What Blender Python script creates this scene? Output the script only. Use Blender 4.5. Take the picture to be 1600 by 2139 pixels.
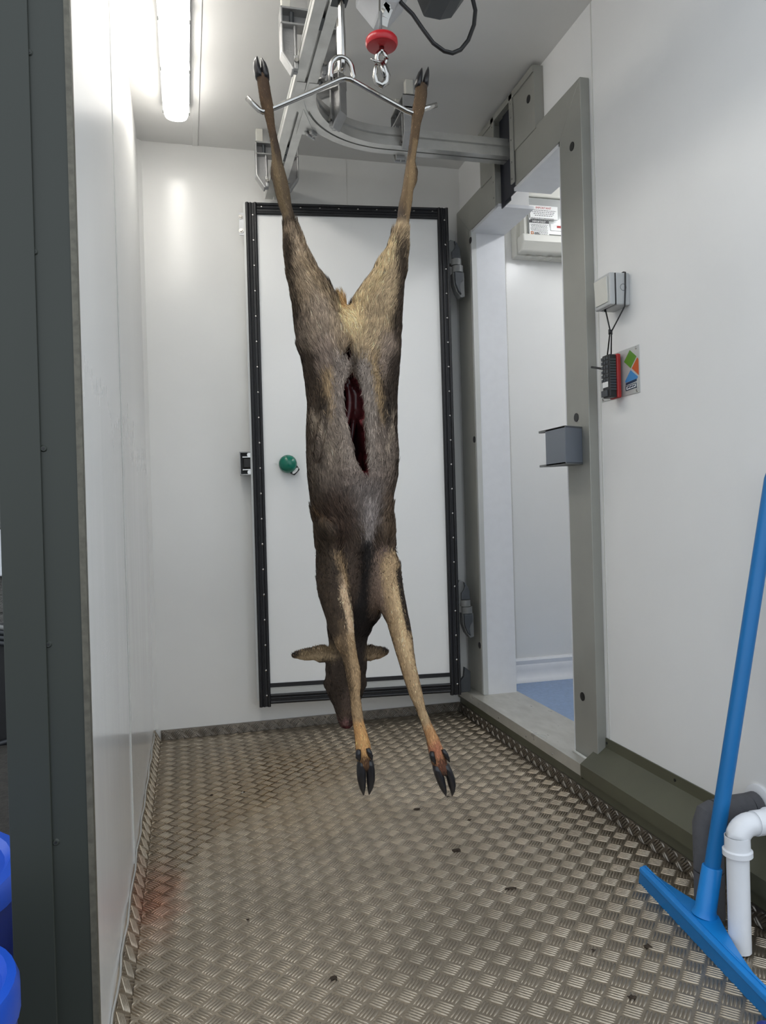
import bpy, bmesh, math, random
import numpy as np
from mathutils import Vector, Matrix

random.seed(4); RNG = np.random.default_rng(7)
for o in list(bpy.data.objects): bpy.data.objects.remove(o)
S = bpy.context.scene; C = S.collection

# ---------------------------------------------------------------- camera
F, YAW, PITCH, ROLL = 1586.6, 0.2534, -0.0043, -0.0279
CAM = np.array([0.1488, 0.0, 0.9033])
_f = np.array([math.sin(YAW)*math.cos(PITCH), math.cos(YAW)*math.cos(PITCH), math.sin(PITCH)])
_r = np.array([math.cos(YAW), -math.sin(YAW), 0.0]); _u = np.cross(_r, _f)
_cr, _sr = math.cos(ROLL), math.sin(ROLL)
AX = np.array([_cr*_r + _sr*_u, -_sr*_r + _cr*_u, _f])
cam = bpy.data.cameras.new('camera'); camo = bpy.data.objects.new('camera', cam); C.objects.link(camo)
cam.sensor_fit = 'HORIZONTAL'; cam.sensor_width = 36; cam.lens = F*36/1600; cam.clip_start = 0.02
R3 = Matrix((AX[0], AX[1], -AX[2])).transposed()
camo.matrix_world = Matrix.Translation(CAM) @ R3.to_4x4()
S.camera = camo

def at(px, py, ax, v):
    """point of the room seen at a photo pixel, on the plane ax = v"""
    d = AX.T @ np.array([(px-800)/F, -(py-1069.5)/F, 1.0])
    i = 'xyz'.index(ax); return CAM + d*((v-CAM[i])/d[i])

# ---------------------------------------------------------------- light and exposure
S.view_settings.view_transform = 'Standard'; S.view_settings.look = 'None'
S.view_settings.gamma = 1.0; S.view_settings.use_curve_mapping = False
S.view_settings.exposure = 0.97
BATTEN = 7.4; BATTEN2 = 13.0; SKY = 0.75
w = bpy.data.worlds.new('overcast'); S.world = w; w.use_nodes = True
w.node_tree.nodes['Background'].inputs[0].default_value = (0.85, 0.925, 1.0, 1)
w.node_tree.nodes['Background'].inputs[1].default_value = SKY

# ---------------------------------------------------------------- materials
def srgb(r, g, b):
    f = lambda c: c/12.92 if c <= .04045 else ((c+.055)/1.055)**2.4
    return (f(r/255), f(g/255), f(b/255), 1)
MATS = {}
def mat(name, col, rough=.5, metal=0., noise=0., nscale=20., bump=0., bscale=60., spec=.5, col2=None, rvar=0., stretch=None, coat=0., drops=0., dscale=150.):
    m = bpy.data.materials.new(name); m.use_nodes = True; MATS[name] = m
    nt = m.node_tree; p = nt.nodes['Principled BSDF']; L = nt.links.new
    p.inputs['Base Color'].default_value = col; p.inputs['Roughness'].default_value = rough
    p.inputs['Metallic'].default_value = metal; p.inputs['Specular IOR Level'].default_value = spec
    p.inputs['Coat Weight'].default_value = coat; p.inputs['Coat Roughness'].default_value = .08
    tc = nt.nodes.new('ShaderNodeTexCoord'); vec = tc.outputs['Object']
    if stretch:
        mp = nt.nodes.new('ShaderNodeMapping'); mp.inputs['Scale'].default_value = stretch; L(vec, mp.inputs[0]); vec = mp.outputs[0]
    if noise or rvar or col2:
        n = nt.nodes.new('ShaderNodeTexNoise'); n.inputs['Scale'].default_value = nscale; n.inputs['Detail'].default_value = 6; L(vec, n.inputs['Vector'])
        if col2 or noise:
            mx = nt.nodes.new('ShaderNodeMix'); mx.data_type = 'RGBA'
            c2 = col2 or tuple([c*(1-noise) for c in col[:3]]+[1])
            rp = nt.nodes.new('ShaderNodeValToRGB'); rp.color_ramp.elements[0].position = .38; rp.color_ramp.elements[1].position = .66
            L(n.outputs['Fac'], rp.inputs[0]); L(rp.outputs[0], mx.inputs['Factor'])
            mx.inputs['A'].default_value = col; mx.inputs['B'].default_value = c2; L(mx.outputs['Result'], p.inputs['Base Color'])
        if rvar:
            mr = nt.nodes.new('ShaderNodeMapRange'); mr.inputs['From Min'].default_value = .3; mr.inputs['From Max'].default_value = .7
            mr.inputs['To Min'].default_value = max(.02, rough-rvar); mr.inputs['To Max'].default_value = rough+rvar
            L(n.outputs['Fac'], mr.inputs[0]); L(mr.outputs[0], p.inputs['Roughness'])
    nrm = None
    if bump:
        b = nt.nodes.new('ShaderNodeBump'); b.inputs['Strength'].default_value = bump; b.inputs['Distance'].default_value = .01
        n2 = nt.nodes.new('ShaderNodeTexNoise'); n2.inputs['Scale'].default_value = bscale; n2.inputs['Detail'].default_value = 4; L(vec, n2.inputs['Vector'])
        L(n2.outputs['Fac'], b.inputs['Height']); nrm = b
    if drops:
        v = nt.nodes.new('ShaderNodeTexVoronoi'); v.inputs['Scale'].default_value = dscale; L(tc.outputs['Object'], v.inputs['Vector'])
        n3 = nt.nodes.new('ShaderNodeTexNoise'); n3.inputs['Scale'].default_value = 2.2; n3.inputs['Detail'].default_value = 5; L(tc.outputs['Object'], n3.inputs['Vector'])
        th = nt.nodes.new('ShaderNodeMapRange'); th.inputs['From Min'].default_value = .5; th.inputs['From Max'].default_value = .75; th.inputs['To Min'].default_value = .0; th.inputs['To Max'].default_value = .32
        L(n3.outputs['Fac'], th.inputs[0])
        sb = nt.nodes.new('ShaderNodeMath'); sb.operation = 'SUBTRACT'; L(th.outputs[0], sb.inputs[0]); L(v.outputs['Distance'], sb.inputs[1])
        mxm = nt.nodes.new('ShaderNodeMath'); mxm.operation = 'MAXIMUM'; mxm.inputs[1].default_value = 0; L(sb.outputs[0], mxm.inputs[0])
        b2 = nt.nodes.new('ShaderNodeBump'); b2.inputs['Strength'].default_value = drops; b2.inputs['Distance'].default_value = .006
        L(mxm.outputs[0], b2.inputs['Height'])
        if nrm: L(nrm.outputs[0], b2.inputs['Normal'])
        nrm = b2
    if nrm: L(nrm.outputs[0], p.inputs['Normal'])
    return m
def emis(name, col, s):
    m = bpy.data.materials.new(name); m.use_nodes = True; nt = m.node_tree; p = nt.nodes['Principled BSDF']
    p.inputs['Base Color'].default_value = col; p.inputs['Emission Color'].default_value = col; p.inputs['Emission Strength'].default_value = s
    MATS[name] = m; return m
mat('wall', (.80, .80, .785, 1), .20, noise=.03, nscale=3, bump=.02, bscale=14, drops=.25, dscale=170)
mat('wall_wet', (.80, .80, .79, 1), .13, noise=.03, nscale=3, bump=.03, bscale=10, stretch=(1, 1, .25), drops=.3, dscale=150)
mat('wall_r', (.84, .84, .835, 1), .36, noise=.03, nscale=3, bump=.02, bscale=14, drops=.2, dscale=170)
mat('ceil', (.78, .775, .76, 1), .42, noise=.03, nscale=3)
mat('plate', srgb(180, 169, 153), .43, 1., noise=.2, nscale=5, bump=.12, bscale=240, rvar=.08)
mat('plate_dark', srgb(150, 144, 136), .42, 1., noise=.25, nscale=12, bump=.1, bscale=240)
mat('alu', srgb(206, 206, 203), .36, .75, noise=.10, nscale=18, bump=.04, bscale=180, rvar=.08)
mat('alu_cast', srgb(180, 180, 180), .48, .7, noise=.12, nscale=25, bump=.1, bscale=300)
mat('steel', srgb(186, 184, 180), .17, 1., noise=.06, nscale=40, rvar=.06)
mat('frame', srgb(158, 158, 151), .42, .25, noise=.05, nscale=9, bump=.02, bscale=200, drops=.25, dscale=200)
mat('frame_light', srgb(196, 198, 196), .38, .2, noise=.04, nscale=9)
mat('sill', srgb(196, 194, 186), .34, .45, noise=.12, nscale=14, rvar=.08, stretch=(2, .7, 1))
mat('olive', srgb(84, 84, 67), .36, 0., noise=.15, nscale=6, bump=.02, bscale=300)
mat('post_green', srgb(52, 56, 50), .5, 0., noise=.12, nscale=5, stretch=(1, 1, .3), drops=.5, dscale=120)
mat('post_edge', srgb(104, 100, 88), .45, .2, noise=.3, nscale=90, drops=.5, dscale=220)
mat('rubber', srgb(26, 27, 31), .45, 0., noise=.2, nscale=30)
mat('rubber_slot', srgb(30, 32, 42), .40)
mat('black', srgb(30, 30, 31), .42, noise=.2, nscale=40)
mat('dark_grey', srgb(62, 66, 70), .45)
mat('door_white', (.89, .895, .89, 1), .24, noise=.02, nscale=3, drops=.2, dscale=170)
mat('hinge_grey', srgb(106, 108, 108), .5)
mat('mid_grey', srgb(122, 124, 124), .5)
mat('catch_grey', srgb(112, 118, 128), .42, drops=.4, dscale=260)
mat('foam_grey', srgb(84, 84, 88), .85, noise=.1, nscale=60, bump=.15, bscale=400)
mat('white_plastic', srgb(224, 226, 230), .28, noise=.03, nscale=30)
mat('off_white', srgb(214, 213, 205), .4, noise=.03, nscale=20)
mat('switch_grey', srgb(188, 190, 190), .4)
mat('red', srgb(186, 24, 34), .3, noise=.1, nscale=30)
mat('case_red', srgb(170, 40, 38), .5)
mat('squeegee', srgb(16, 128, 206), .36, noise=.06, nscale=12)
mat('squeegee_dark', srgb(10, 108, 172), .4, noise=.06, nscale=12)
mat('knob_green', srgb(14, 112, 92), .22)
mat('lid_blue', srgb(18, 78, 190), .34, noise=.1, nscale=10)
mat('tub_blue', srgb(22, 42, 120), .5)
mat('inner_floor', srgb(132, 156, 192), .42, noise=.15, nscale=70)
mat('sealant', srgb(214, 214, 210), .3, bump=.2, bscale=90)
mat('dirt', srgb(58, 46, 34), .9, noise=.4, nscale=200)
mat('hoof', srgb(34, 32, 34), .30, noise=.35, nscale=70, stretch=(1, 1, .25), bump=.15, bscale=200)
mat('block', srgb(112, 110, 106), .95, noise=.45, nscale=110, bump=.8, bscale=160)
mat('ground', srgb(52, 48, 42), .95, noise=.4, nscale=30, bump=.6, bscale=60)
mat('hose', srgb(40, 42, 46), .5)
mat('hose_light', srgb(120, 120, 118), .5)
mat('label_white', srgb(236, 236, 234), .45)
mat('ink', srgb(70, 70, 72), .6); mat('ink_red', srgb(180, 62, 58), .6); mat('ink_orange', srgb(216, 120, 40), .6)
mat('sign_green', srgb(92, 146, 48), .4); mat('sign_orange', srgb(200, 92, 40), .4); mat('sign_blue', srgb(70, 140, 200), .4); mat('sign_navy', srgb(40, 62, 88), .4)
mat('board_clear', srgb(168, 170, 168), .12)
def wet_wall():
    nt = MATS['wall_wet'].node_tree; L = nt.links.new; p = nt.nodes['Principled BSDF']
    tc = nt.nodes.new('ShaderNodeTexCoord'); sx = nt.nodes.new('ShaderNodeSeparateXYZ'); L(tc.outputs['Object'], sx.inputs[0])
    n = nt.nodes.new('ShaderNodeTexNoise'); n.inputs['Scale'].default_value = 7; n.inputs['Detail'].default_value = 5
    mp = nt.nodes.new('ShaderNodeMapping'); mp.inputs['Scale'].default_value = (1, 1.6, .18); L(tc.outputs['Object'], mp.inputs[0]); L(mp.outputs[0], n.inputs['Vector'])
    a = nt.nodes.new('ShaderNodeMath'); a.operation = 'MULTIPLY_ADD'; a.inputs[1].default_value = .45; L(n.outputs['Fac'], a.inputs[0]); L(sx.outputs['Z'], a.inputs[2])
    mr = nt.nodes.new('ShaderNodeMapRange'); mr.inputs['From Min'].default_value = .6; mr.inputs['From Max'].default_value = 2.1; mr.inputs['To Min'].default_value = .13; mr.inputs['To Max'].default_value = .42
    L(a.outputs[0], mr.inputs[0]); L(mr.outputs[0], p.inputs['Roughness'])
def stained_plate():
    nt = MATS['plate'].node_tree; L = nt.links.new; p = nt.nodes['Principled BSDF']; src = p.inputs['Base Color'].links[0].from_socket
    tc = nt.nodes.new('ShaderNodeTexCoord')
    for (cx, cy, rx, ry, col, s) in ((.055, 1.86, .075, .24, (.42, .20, .13, 1), .75), (.35, 2.45, .42, .55, (.46, .36, .24, 1), .55), (.62, 2.72, .5, .3, (.42, .34, .25, 1), .4)):
        mp = nt.nodes.new('ShaderNodeMapping'); mp.inputs['Location'].default_value = (-cx/rx, -cy/ry, 0); mp.inputs['Scale'].default_value = (1/rx, 1/ry, 0); L(tc.outputs['Object'], mp.inputs[0])
        n = nt.nodes.new('ShaderNodeTexNoise'); n.inputs['Scale'].default_value = 9; n.inputs['Detail'].default_value = 5; L(tc.outputs['Object'], n.inputs['Vector'])
        ln = nt.nodes.new('ShaderNodeVectorMath'); ln.operation = 'LENGTH'; L(mp.outputs[0], ln.inputs[0])
        ad = nt.nodes.new('ShaderNodeMath'); ad.operation = 'MULTIPLY_ADD'; ad.inputs[1].default_value = 1.1; L(n.outputs['Fac'], ad.inputs[0]); L(ln.outputs['Value'], ad.inputs[2])
        mr = nt.nodes.new('ShaderNodeMapRange'); mr.inputs['From Min'].default_value = .7; mr.inputs['From Max'].default_value = 1.6; mr.inputs['To Min'].default_value = s; mr.inputs['To Max'].default_value = 0; L(ad.outputs[0], mr.inputs[0])
        mx = nt.nodes.new('ShaderNodeMix'); mx.data_type = 'RGBA'; L(mr.outputs[0], mx.inputs['Factor']); L(src, mx.inputs['A']); mx.inputs['B'].default_value = col; src = mx.outputs['Result']
    L(src, p.inputs['Base Color'])
wet_wall(); stained_plate()
def film(name, tint):
    m = bpy.data.materials.new(name); m.use_nodes = True; nt = m.node_tree; nt.nodes.clear(); L = nt.links.new; MATS[name] = m
    o = nt.nodes.new('ShaderNodeOutputMaterial'); t = nt.nodes.new('ShaderNodeBsdfTransparent'); t.inputs[0].default_value = tint
    g = nt.nodes.new('ShaderNodeBsdfGlossy'); g.inputs['Roughness'].default_value = .10; g.inputs[0].default_value = (.8, .76, .7, 1)
    da = nt.nodes.new('ShaderNodeAttribute'); da.attribute_name = 'depth'; tm = nt.nodes.new('ShaderNodeMix'); tm.data_type = 'RGBA'; tm.inputs['A'].default_value = (1, 1, 1, 1); tm.inputs['B'].default_value = tint; L(da.outputs['Fac'], tm.inputs['Factor']); L(tm.outputs['Result'], t.inputs[0])
    f = nt.nodes.new('ShaderNodeFresnel'); f.inputs[0].default_value = 1.33; mx = nt.nodes.new('ShaderNodeMixShader')
    n = nt.nodes.new('ShaderNodeTexNoise'); n.inputs['Scale'].default_value = 14; b = nt.nodes.new('ShaderNodeBump'); b.inputs['Strength'].default_value = .05; b.inputs['Distance'].default_value = .004; L(n.outputs['Fac'], b.inputs['Height']); L(b.outputs[0], g.inputs['Normal']); L(b.outputs[0], f.inputs['Normal'])
    fm = nt.nodes.new('ShaderNodeMath'); fm.operation = 'MULTIPLY'; L(f.outputs[0], fm.inputs[0]); L(da.outputs['Fac'], fm.inputs[1]); L(fm.outputs[0], mx.inputs[0]); L(t.outputs[0], mx.inputs[1]); L(g.outputs[0], mx.inputs[2]); L(mx.outputs[0], o.inputs[0])
film('water', (.87, .82, .74, 1))
emis('led', (1.0, .965, .90, 1), BATTEN); emis('led_inner_added', (.97, .985, 1.0, 1), BATTEN2)

# ---------------------------------------------------------------- builders
class MB:
    def __init__(s): s.v = []; s.f = []
    def add(s, vs, fs):
        n = len(s.v); s.v += [tuple(map(float, q)) for q in vs]; s.f += [tuple(n+i for i in f) for f in fs]; return s
    def box(s, x0, x1, y0, y1, z0, z1):
        x0, x1 = sorted((x0, x1)); y0, y1 = sorted((y0, y1)); z0, z1 = sorted((z0, z1))
        return s.add([(x0,y0,z0),(x1,y0,z0),(x1,y1,z0),(x0,y1,z0),(x0,y0,z1),(x1,y0,z1),(x1,y1,z1),(x0,y1,z1)],
                     [(3,2,1,0),(4,5,6,7),(0,1,5,4),(1,2,6,5),(2,3,7,6),(3,0,4,7)])
    def prism(s, poly, vec):
        """poly: list of 3D points, extruded by vec"""
        n = len(poly); a = [np.array(p, float) for p in poly]; b = [p+np.array(vec, float) for p in a]
        return s.add(a+b, [tuple(range(n))[::-1], tuple(range(n, 2*n))]+[(i, (i+1) % n, n+(i+1) % n, n+i) for i in range(n)])
    def tube(s, pts, r, n=12, cap=True, squash=1.0):
        """round tube along points; r a number or one radius per point"""
        P = [np.array(p, float) for p in pts]; R = r if hasattr(r, '__len__') else [r]*len(P)
        prev = None; rings = []
        for i, p in enumerate(P):
            t = (P[min(i+1, len(P)-1)]-P[max(i-1, 0)]); t = t/(np.linalg.norm(t)+1e-12)
            if prev is None:
                a = np.array([0, 0, 1.]) if abs(t[2]) < .9 else np.array([0, 1., 0])
                u = np.cross(a, t)
            else: u = prev - t*(prev@t)
            u /= np.linalg.norm(u); prev = u; v = np.cross(t, u)
            rings.append([p+R[i]*(math.cos(2*math.pi*k/n)*u+squash*math.sin(2*math.pi*k/n)*v) for k in range(n)])
        vs = [q for ring in rings for q in ring]; fs = []
        for i in range(len(P)-1):
            for k in range(n):
                fs.append((i*n+k, i*n+(k+1) % n, (i+1)*n+(k+1) % n, (i+1)*n+k))
        if cap: fs += [tuple(range(n))[::-1], tuple((len(P)-1)*n+k for k in range(n))]
        return s.add(vs, fs)
    def lathe(s, c, prof, n=32, ax=(0, 0, 1)):
        c = np.array(c, float); z = np.array(ax, float); u = np.cross(z, (0, 1, 0) if abs(z[1]) < .9 else (1, 0, 0)); u /= np.linalg.norm(u); v = np.cross(z, u)
        vs = [c+z*h+max(r, .0003)*(math.cos(2*math.pi*k/n)*u+math.sin(2*math.pi*k/n)*v) for r, h in prof for k in range(n)]; fs = []
        for i in range(len(prof)-1):
            for k in range(n): fs.append((i*n+k, i*n+(k+1) % n, (i+1)*n+(k+1) % n, (i+1)*n+k))
        fs += [tuple(range(n))[::-1], tuple((len(prof)-1)*n+k for k in range(n))]
        return s.add(vs, fs)
    def cyl(s, p0, p1, r, n=20, r1=None): return s.tube([p0, p1], [r, r if r1 is None else r1], n)
    def sweep(s, poly, pts, up=(0, 0, 1)):
        """poly (a,b): a sideways, b up; swept along pts in the horizontal plane"""
        P = [np.array(p, float) for p in pts]; n = len(poly); vs = []; fs = []
        for i, p in enumerate(P):
            t = P[min(i+1, len(P)-1)]-P[max(i-1, 0)]; t /= np.linalg.norm(t); u = np.cross(t, np.array(up, float)); u /= np.linalg.norm(u)
            vs += [p+a*u+np.array(up)*b for a, b in poly]
        for i in range(len(P)-1):
            for k in range(n): fs.append((i*n+k, (i+1)*n+k, (i+1)*n+(k+1) % n, i*n+(k+1) % n))
        fs += [tuple(range(n)), tuple((len(P)-1)*n+k for k in range(n))[::-1]]
        return s.add(vs, fs)
    def build(s, name, m, parent=None, smooth=False, bevel=0., kind=None):
        me = bpy.data.meshes.new(name); me.from_pydata(s.v, [], s.f); me.update()
        bm = bmesh.new(); bm.from_mesh(me); bmesh.ops.recalc_face_normals(bm, faces=bm.faces); bm.to_mesh(me); bm.free()
        return link(name, me, m, parent, smooth, bevel, kind)
def link(name, me, m, parent=None, smooth=False, bevel=0., kind=None):
    o = bpy.data.objects.new(name, me); C.objects.link(o)
    me.materials.append(MATS[m] if isinstance(m, str) else m)
    if smooth:
        me.polygons.foreach_set('use_smooth', [True]*len(me.polygons))
        if smooth == 'auto':
            md = None
            me.set_sharp_from_angle(angle=math.radians(38))
    if bevel:
        b = o.modifiers.new('bevel', 'BEVEL'); b.width = bevel; b.segments = 2; b.limit_method = 'ANGLE'; b.angle_limit = math.radians(40)
    if parent is not None: put(o, parent)
    if kind: o['kind'] = kind
    return o
def put(o, parent):
    o.parent = parent
    off = parent.location if parent.parent is None else Vector((0, 0, 0))
    o.matrix_parent_inverse = Matrix.Translation(-off)
def thing(name, loc, label, cat, group=None, kind=None):
    o = bpy.data.objects.new(name, None); C.objects.link(o); o.location = loc; o.empty_display_size = .05
    tag(o, label, cat, group, kind); return o
def tag(o, label=None, cat=None, group=None, kind=None):
    if label: o['label'] = label
    if cat: o['category'] = cat
    if group: o['group'] = group
    if kind: o['kind'] = kind
    return o
def struct(name, mb, m, label, **k):
    o = mb.build(name, m, **k); o['kind'] = 'structure'; o['label'] = label; return o
def disc(mb, c, nrm, r, h, n=16, r1=None):
    c = np.array(c, float); nrm = np.array(nrm, float); return mb.cyl(c, c+nrm*h, r, n, r1)
def text(name, s, size, mtx, m, parent, depth=.0004, align='CENTER'):
    cu = bpy.data.curves.new(name, 'FONT'); cu.body = s; cu.size = size; cu.extrude = depth; cu.align_x = align; cu.align_y = 'CENTER'; cu.resolution_u = 3
    o = bpy.data.objects.new(name, cu); C.objects.link(o)
    me = bpy.data.meshes.new_from_object(o.evaluated_get(bpy.context.evaluated_depsgraph_get())); bpy.data.objects.remove(o)
    me.transform(mtx); me.materials.clear(); return link(name, me, m, parent)

W, YB, H, YF = 1.361, 3.1745, 2.4, 1.20
YFL = 1.00
# ================================================================= the room
struct('floor', MB().box(.0, 1.30, YFL, YB, -.03, 0), 'plate', 'silver aluminium tread plate floor of the larder')
FLOOR = bpy.data.objects['floor']
A45 = .0375; LAT = A45*math.sqrt(2)
def lens(mb, c, d, n, L=.0335, wd=.0030, h=.0014, clip=None):
    """one raised bar of the five-bar plate: c centre, d along, n plate normal"""
    c = np.array(c); d = np.array(d); n = np.array(n); s = np.cross(n, d)
    ts = (-1, -.78, -.38, 0, .38, .78, 1); vs = []; fs = []
    for t in ts:
        wv = wd*math.sqrt(max(0, 1-t*t*.96)) if abs(t) < 1 else 0.0003; hh = h*(1-abs(t)**8)
        vs += [c+d*t*L/2+s*wv, c+d*t*L/2+s*wv*.66+n*hh, c+d*t*L/2-s*wv*.66+n*hh, c+d*t*L/2-s*wv]
    if clip is not None: vs = [clip(v) for v in vs]
    for i in range(6):
        for k in range(3): fs.append((4*i+k, 4*i+k+1, 4*i+k+5, 4*i+k+4))
    mb.add(vs, fs)
def tread(o, u, v, n, u0, u1, v0, v1, pu=0., pv=0., flip=False, clamp=True, hgt=.0020):
    """five-bar pattern at 45 degrees over a rectangle u0..u1, v0..v1 of the plane o + u,v"""
    o, u, v, n = [np.array(q, float) for q in (o, u, v, n)]; mb = MB(); r2 = math.sqrt(.5)
    def clip(p):
        q = p-o; a = min(max(q@u, u0), u1); b = min(max(q@v, v0), v1); return o+u*a+v*b+n*(q@n)
    for i in range(int((u0-pu)/LAT)-1, int((u1-pu)/LAT)+2):
        for j in range(int((v0-pv)/LAT)-1, int((v1-pv)/LAT)+2):
            for k in (0, 1):
                a = pu+(i+.5*k)*LAT; b = pv+(j+.5*k)*LAT
                du, dv = (r2, r2) if (k == 0) != flip else (r2, -r2)
                for q in range(-2, 3):
                    ca = a+q*.0070*dv; cb = b-q*.0070*du
                    if clamp:
                        if not (u0-.004 < ca < u1+.004 and v0-.004 < cb < v1+.004): continue
                    elif not (u0+.012 < ca < u1-.012 and v0+.012 < cb < v1-.012): continue
                    lens(mb, o+u*ca+v*cb, u*du+v*dv, n, h=hgt, clip=clip if clamp else None)
    return mb
def barmesh(name, mb, m, parent):
    me = bpy.data.meshes.new(name); me.from_pydata(mb.v, [], mb.f); me.update()
    bm = bmesh.new(); bm.from_mesh(me); bmesh.ops.recalc_face_normals(bm, faces=bm.faces); bm.to_mesh(me); bm.free()
    return link(name, me, m, parent, True, kind='stuff')
barmesh('tread_bars', tread((0, 0, 0), (1, 0, 0), (0, 1, 0), (0, 0, 1), 0.026, 1.293, YFL, 3.165, .863 % LAT, 1.381 % LAT), 'plate', FLOOR)
# turned-up plate edges
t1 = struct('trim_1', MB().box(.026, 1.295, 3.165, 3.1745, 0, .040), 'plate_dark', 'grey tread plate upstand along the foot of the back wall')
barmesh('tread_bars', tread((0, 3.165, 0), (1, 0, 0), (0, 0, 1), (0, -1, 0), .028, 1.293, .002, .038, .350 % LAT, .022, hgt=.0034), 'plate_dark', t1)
t2 = struct('trim_2', MB().prism([(.026, YF, 0), (.004, YF, .046), (.0, YF, .046), (.0, YF, 0)], (0, 3.165-YF, 0)), 'plate', 'bright tread plate upstand along the foot of the left wall')
_v = np.array([-.022, 0, .046]); _vl = np.linalg.norm(_v); _v /= _vl
barmesh('tread_bars', tread((.026, 0, 0), (0, 1, 0), _v, np.cross((0, 1, 0), _v), YF, 3.16, .002, _vl-.004, .02, .024), 'plate', t2)
b = MB(); b.tube([(.004, YF, .048)]+[(.004+.002*math.sin(i*1.7), YF+i*.06, .048+.003*math.sin(i*2.3)) for i in range(1, 33)], .0022, 8); b.build('sealant_bead', 'alu', t2, True)
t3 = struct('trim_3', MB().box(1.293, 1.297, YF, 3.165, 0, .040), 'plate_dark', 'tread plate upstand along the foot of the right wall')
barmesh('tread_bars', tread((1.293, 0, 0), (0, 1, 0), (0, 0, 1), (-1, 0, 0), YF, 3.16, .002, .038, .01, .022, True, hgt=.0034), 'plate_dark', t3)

wl = struct('wall_left', MB().box(-.10, 0, YF, YB+.1, -.05, H), 'wall_wet', 'glossy wet white panel wall on the left')
for (px, py, wd) in ((246, 640, .006), (262, 1300, .004)):
    q = at(px, py, 'x', 0)
    if px == 246: MB().box(0, .0022, q[1]-wd, q[1]+wd, .046, H).build('panel_joint', 'sealant', wl, bevel=.001)
wb = struct('wall_back', MB().box(0, 2.75, YB, YB+.1, -.05, H), 'wall', 'white panel back wall of the larder')
MB().prism([(0, YB, .046), (.016, YB, .046), (0, YB-.016, .046)], (0, 0, H-.046)).build('corner_cove', 'wall', wb)
MB().box(.85, .853, YB-.001, YB, 2.2, H).build('panel_joint', 'sealant', wb)
# right wall with doorway and slot for the rail
DY0, DY1, DZ0, DZ1 = 2.195, 2.985, .105, 2.055; SY0, SY1, SZ = 2.548, 2.69, 2.365
b = MB(); X0, X1 = W, W+.10
for y0, y1, z0, z1 in ((YF, DY0, -.05, H), (DY1, YB, -.05, H), (DY0, DY1, -.05, DZ0-.02), (DY0, SY0, DZ1, H), (SY1, DY1, DZ1, H), (SY0, SY1, SZ, H)):
    b.box(X0, X1, y0, y1, z0, z1)
wr = struct('wall_right', b, 'wall_r', 'white panel wall on the right with the doorway')
MB().box(W-.0015, W, 2.036, 2.041, .19, H).build('panel_joint', 'sealant', wr)
ce = struct('ceiling', MB().box(-.10, 2.75, YF, YB+.1, H, H+.1), 'ceil', 'pale grey panel ceiling of the larder')
MB().box(.214, .236, YF, YB, H-.003, H).build('panel_joint', 'ceil', ce, bevel=.001)

# olive flashing at the foot of the right wall
def skirt(y0, y1, prof, name, label):
    b = MB(); b.prism([(x, y0, z) for x, z in prof], (0, y1-y0, 0)); return struct(name, b, 'olive', label)
t4 = skirt(YF, 2.085, [(W, .0), (W, .192), (W-.004, .192), (W-.005, .163), (1.285, .112), (1.285, .074), (1.297, .070), (1.297, .0)], 'trim_4', 'olive green folded flashing along the foot of the right wall')
for yy in (2.05, 1.72, 1.40): disc(MB(), (W-.004, yy, .178), (-1, 0, 0), .004, .002, 10).build('rivet', 'black', t4)
t5 = skirt(2.085, 3.165, [(W, 0), (W, .085), (1.288, .085), (1.288, .066), (1.297, .064), (1.297, 0)], 'trim_5', 'dark olive flashing below the doorway sill')

# front end of the left wall: dark green capped jamb
b = MB(); b.box(-.108, .0035, YF-.012, YF, -.05, H)
jp = struct('trim_6', b, 'post_green', 'dark green metal jamb capping the near end of the left wall', bevel=.002)
MB().box(-.108, -.052, YF-.017, YF-.012, -.05, H).build('cover_strip', 'post_green', jp, bevel=.0015)
MB().box(.0, .004, YF, YF+.012, -.05, H).build('edge_return', 'post_edge', jp, bevel=.001)
MB().box(-.004, .0045, YF-.0135, YF-.012, -.05, H).build('edge_return', 'post_edge', jp)
for px, py in ((61, 110), (72, 526), (91, 937), (101, 1346), (117, 1759)):
    q = at(px, py, 'y', YF-.012); bb = MB(); disc(bb, q, (0, -1, 0), .0052, .0022, 14, .0036); rv = bb.build('rivet', 'post_green', jp, 'auto')
    bb = MB(); disc(bb, q+np.array([0, -.0022, 0]), (0, -1, 0), .0018, .0006, 8); bb.build('rivet_pin', 'black', rv)

# doorway frame on the right wall
XF = 1.330
df = thing('door_2', (XF, 2.6, .1), 'pale grey metal doorway frame with black screw caps on right wall', None, kind='structure')
NP0, NP1, FP0, FP1, HZ = 2.058, 2.195, 2.985, 3.135, 2.185
b = MB(); b.prism([(XF, NP0, .112), (XF, NP1, .112), (XF, NP1, DZ1), (XF, NP0, HZ)], (W-XF, 0, 0)); b.build('frame_post', 'frame', df, bevel=.002)
b = MB(); b.prism([(XF, FP0, .112), (XF, FP1, .112), (XF, FP1, HZ), (XF, FP0, DZ1)], (W-XF, 0, 0)); b.build('frame_post', 'frame', df, bevel=.002)
b = MB(); b.prism([(XF, NP0, HZ), (XF, NP1, DZ1), (XF, SY0-.02, DZ1), (XF, SY0-.02, HZ)], (W-XF, 0, 0)); b.build('frame_head', 'frame', df, bevel=.0015)
b = MB(); b.prism([(XF, FP1, HZ), (XF, FP0, DZ1), (XF, SY1+.02, DZ1), (XF, SY1+.02, HZ)], (W-XF, 0, 0)); b.build('frame_head', 'frame', df, bevel=.0015)
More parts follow.
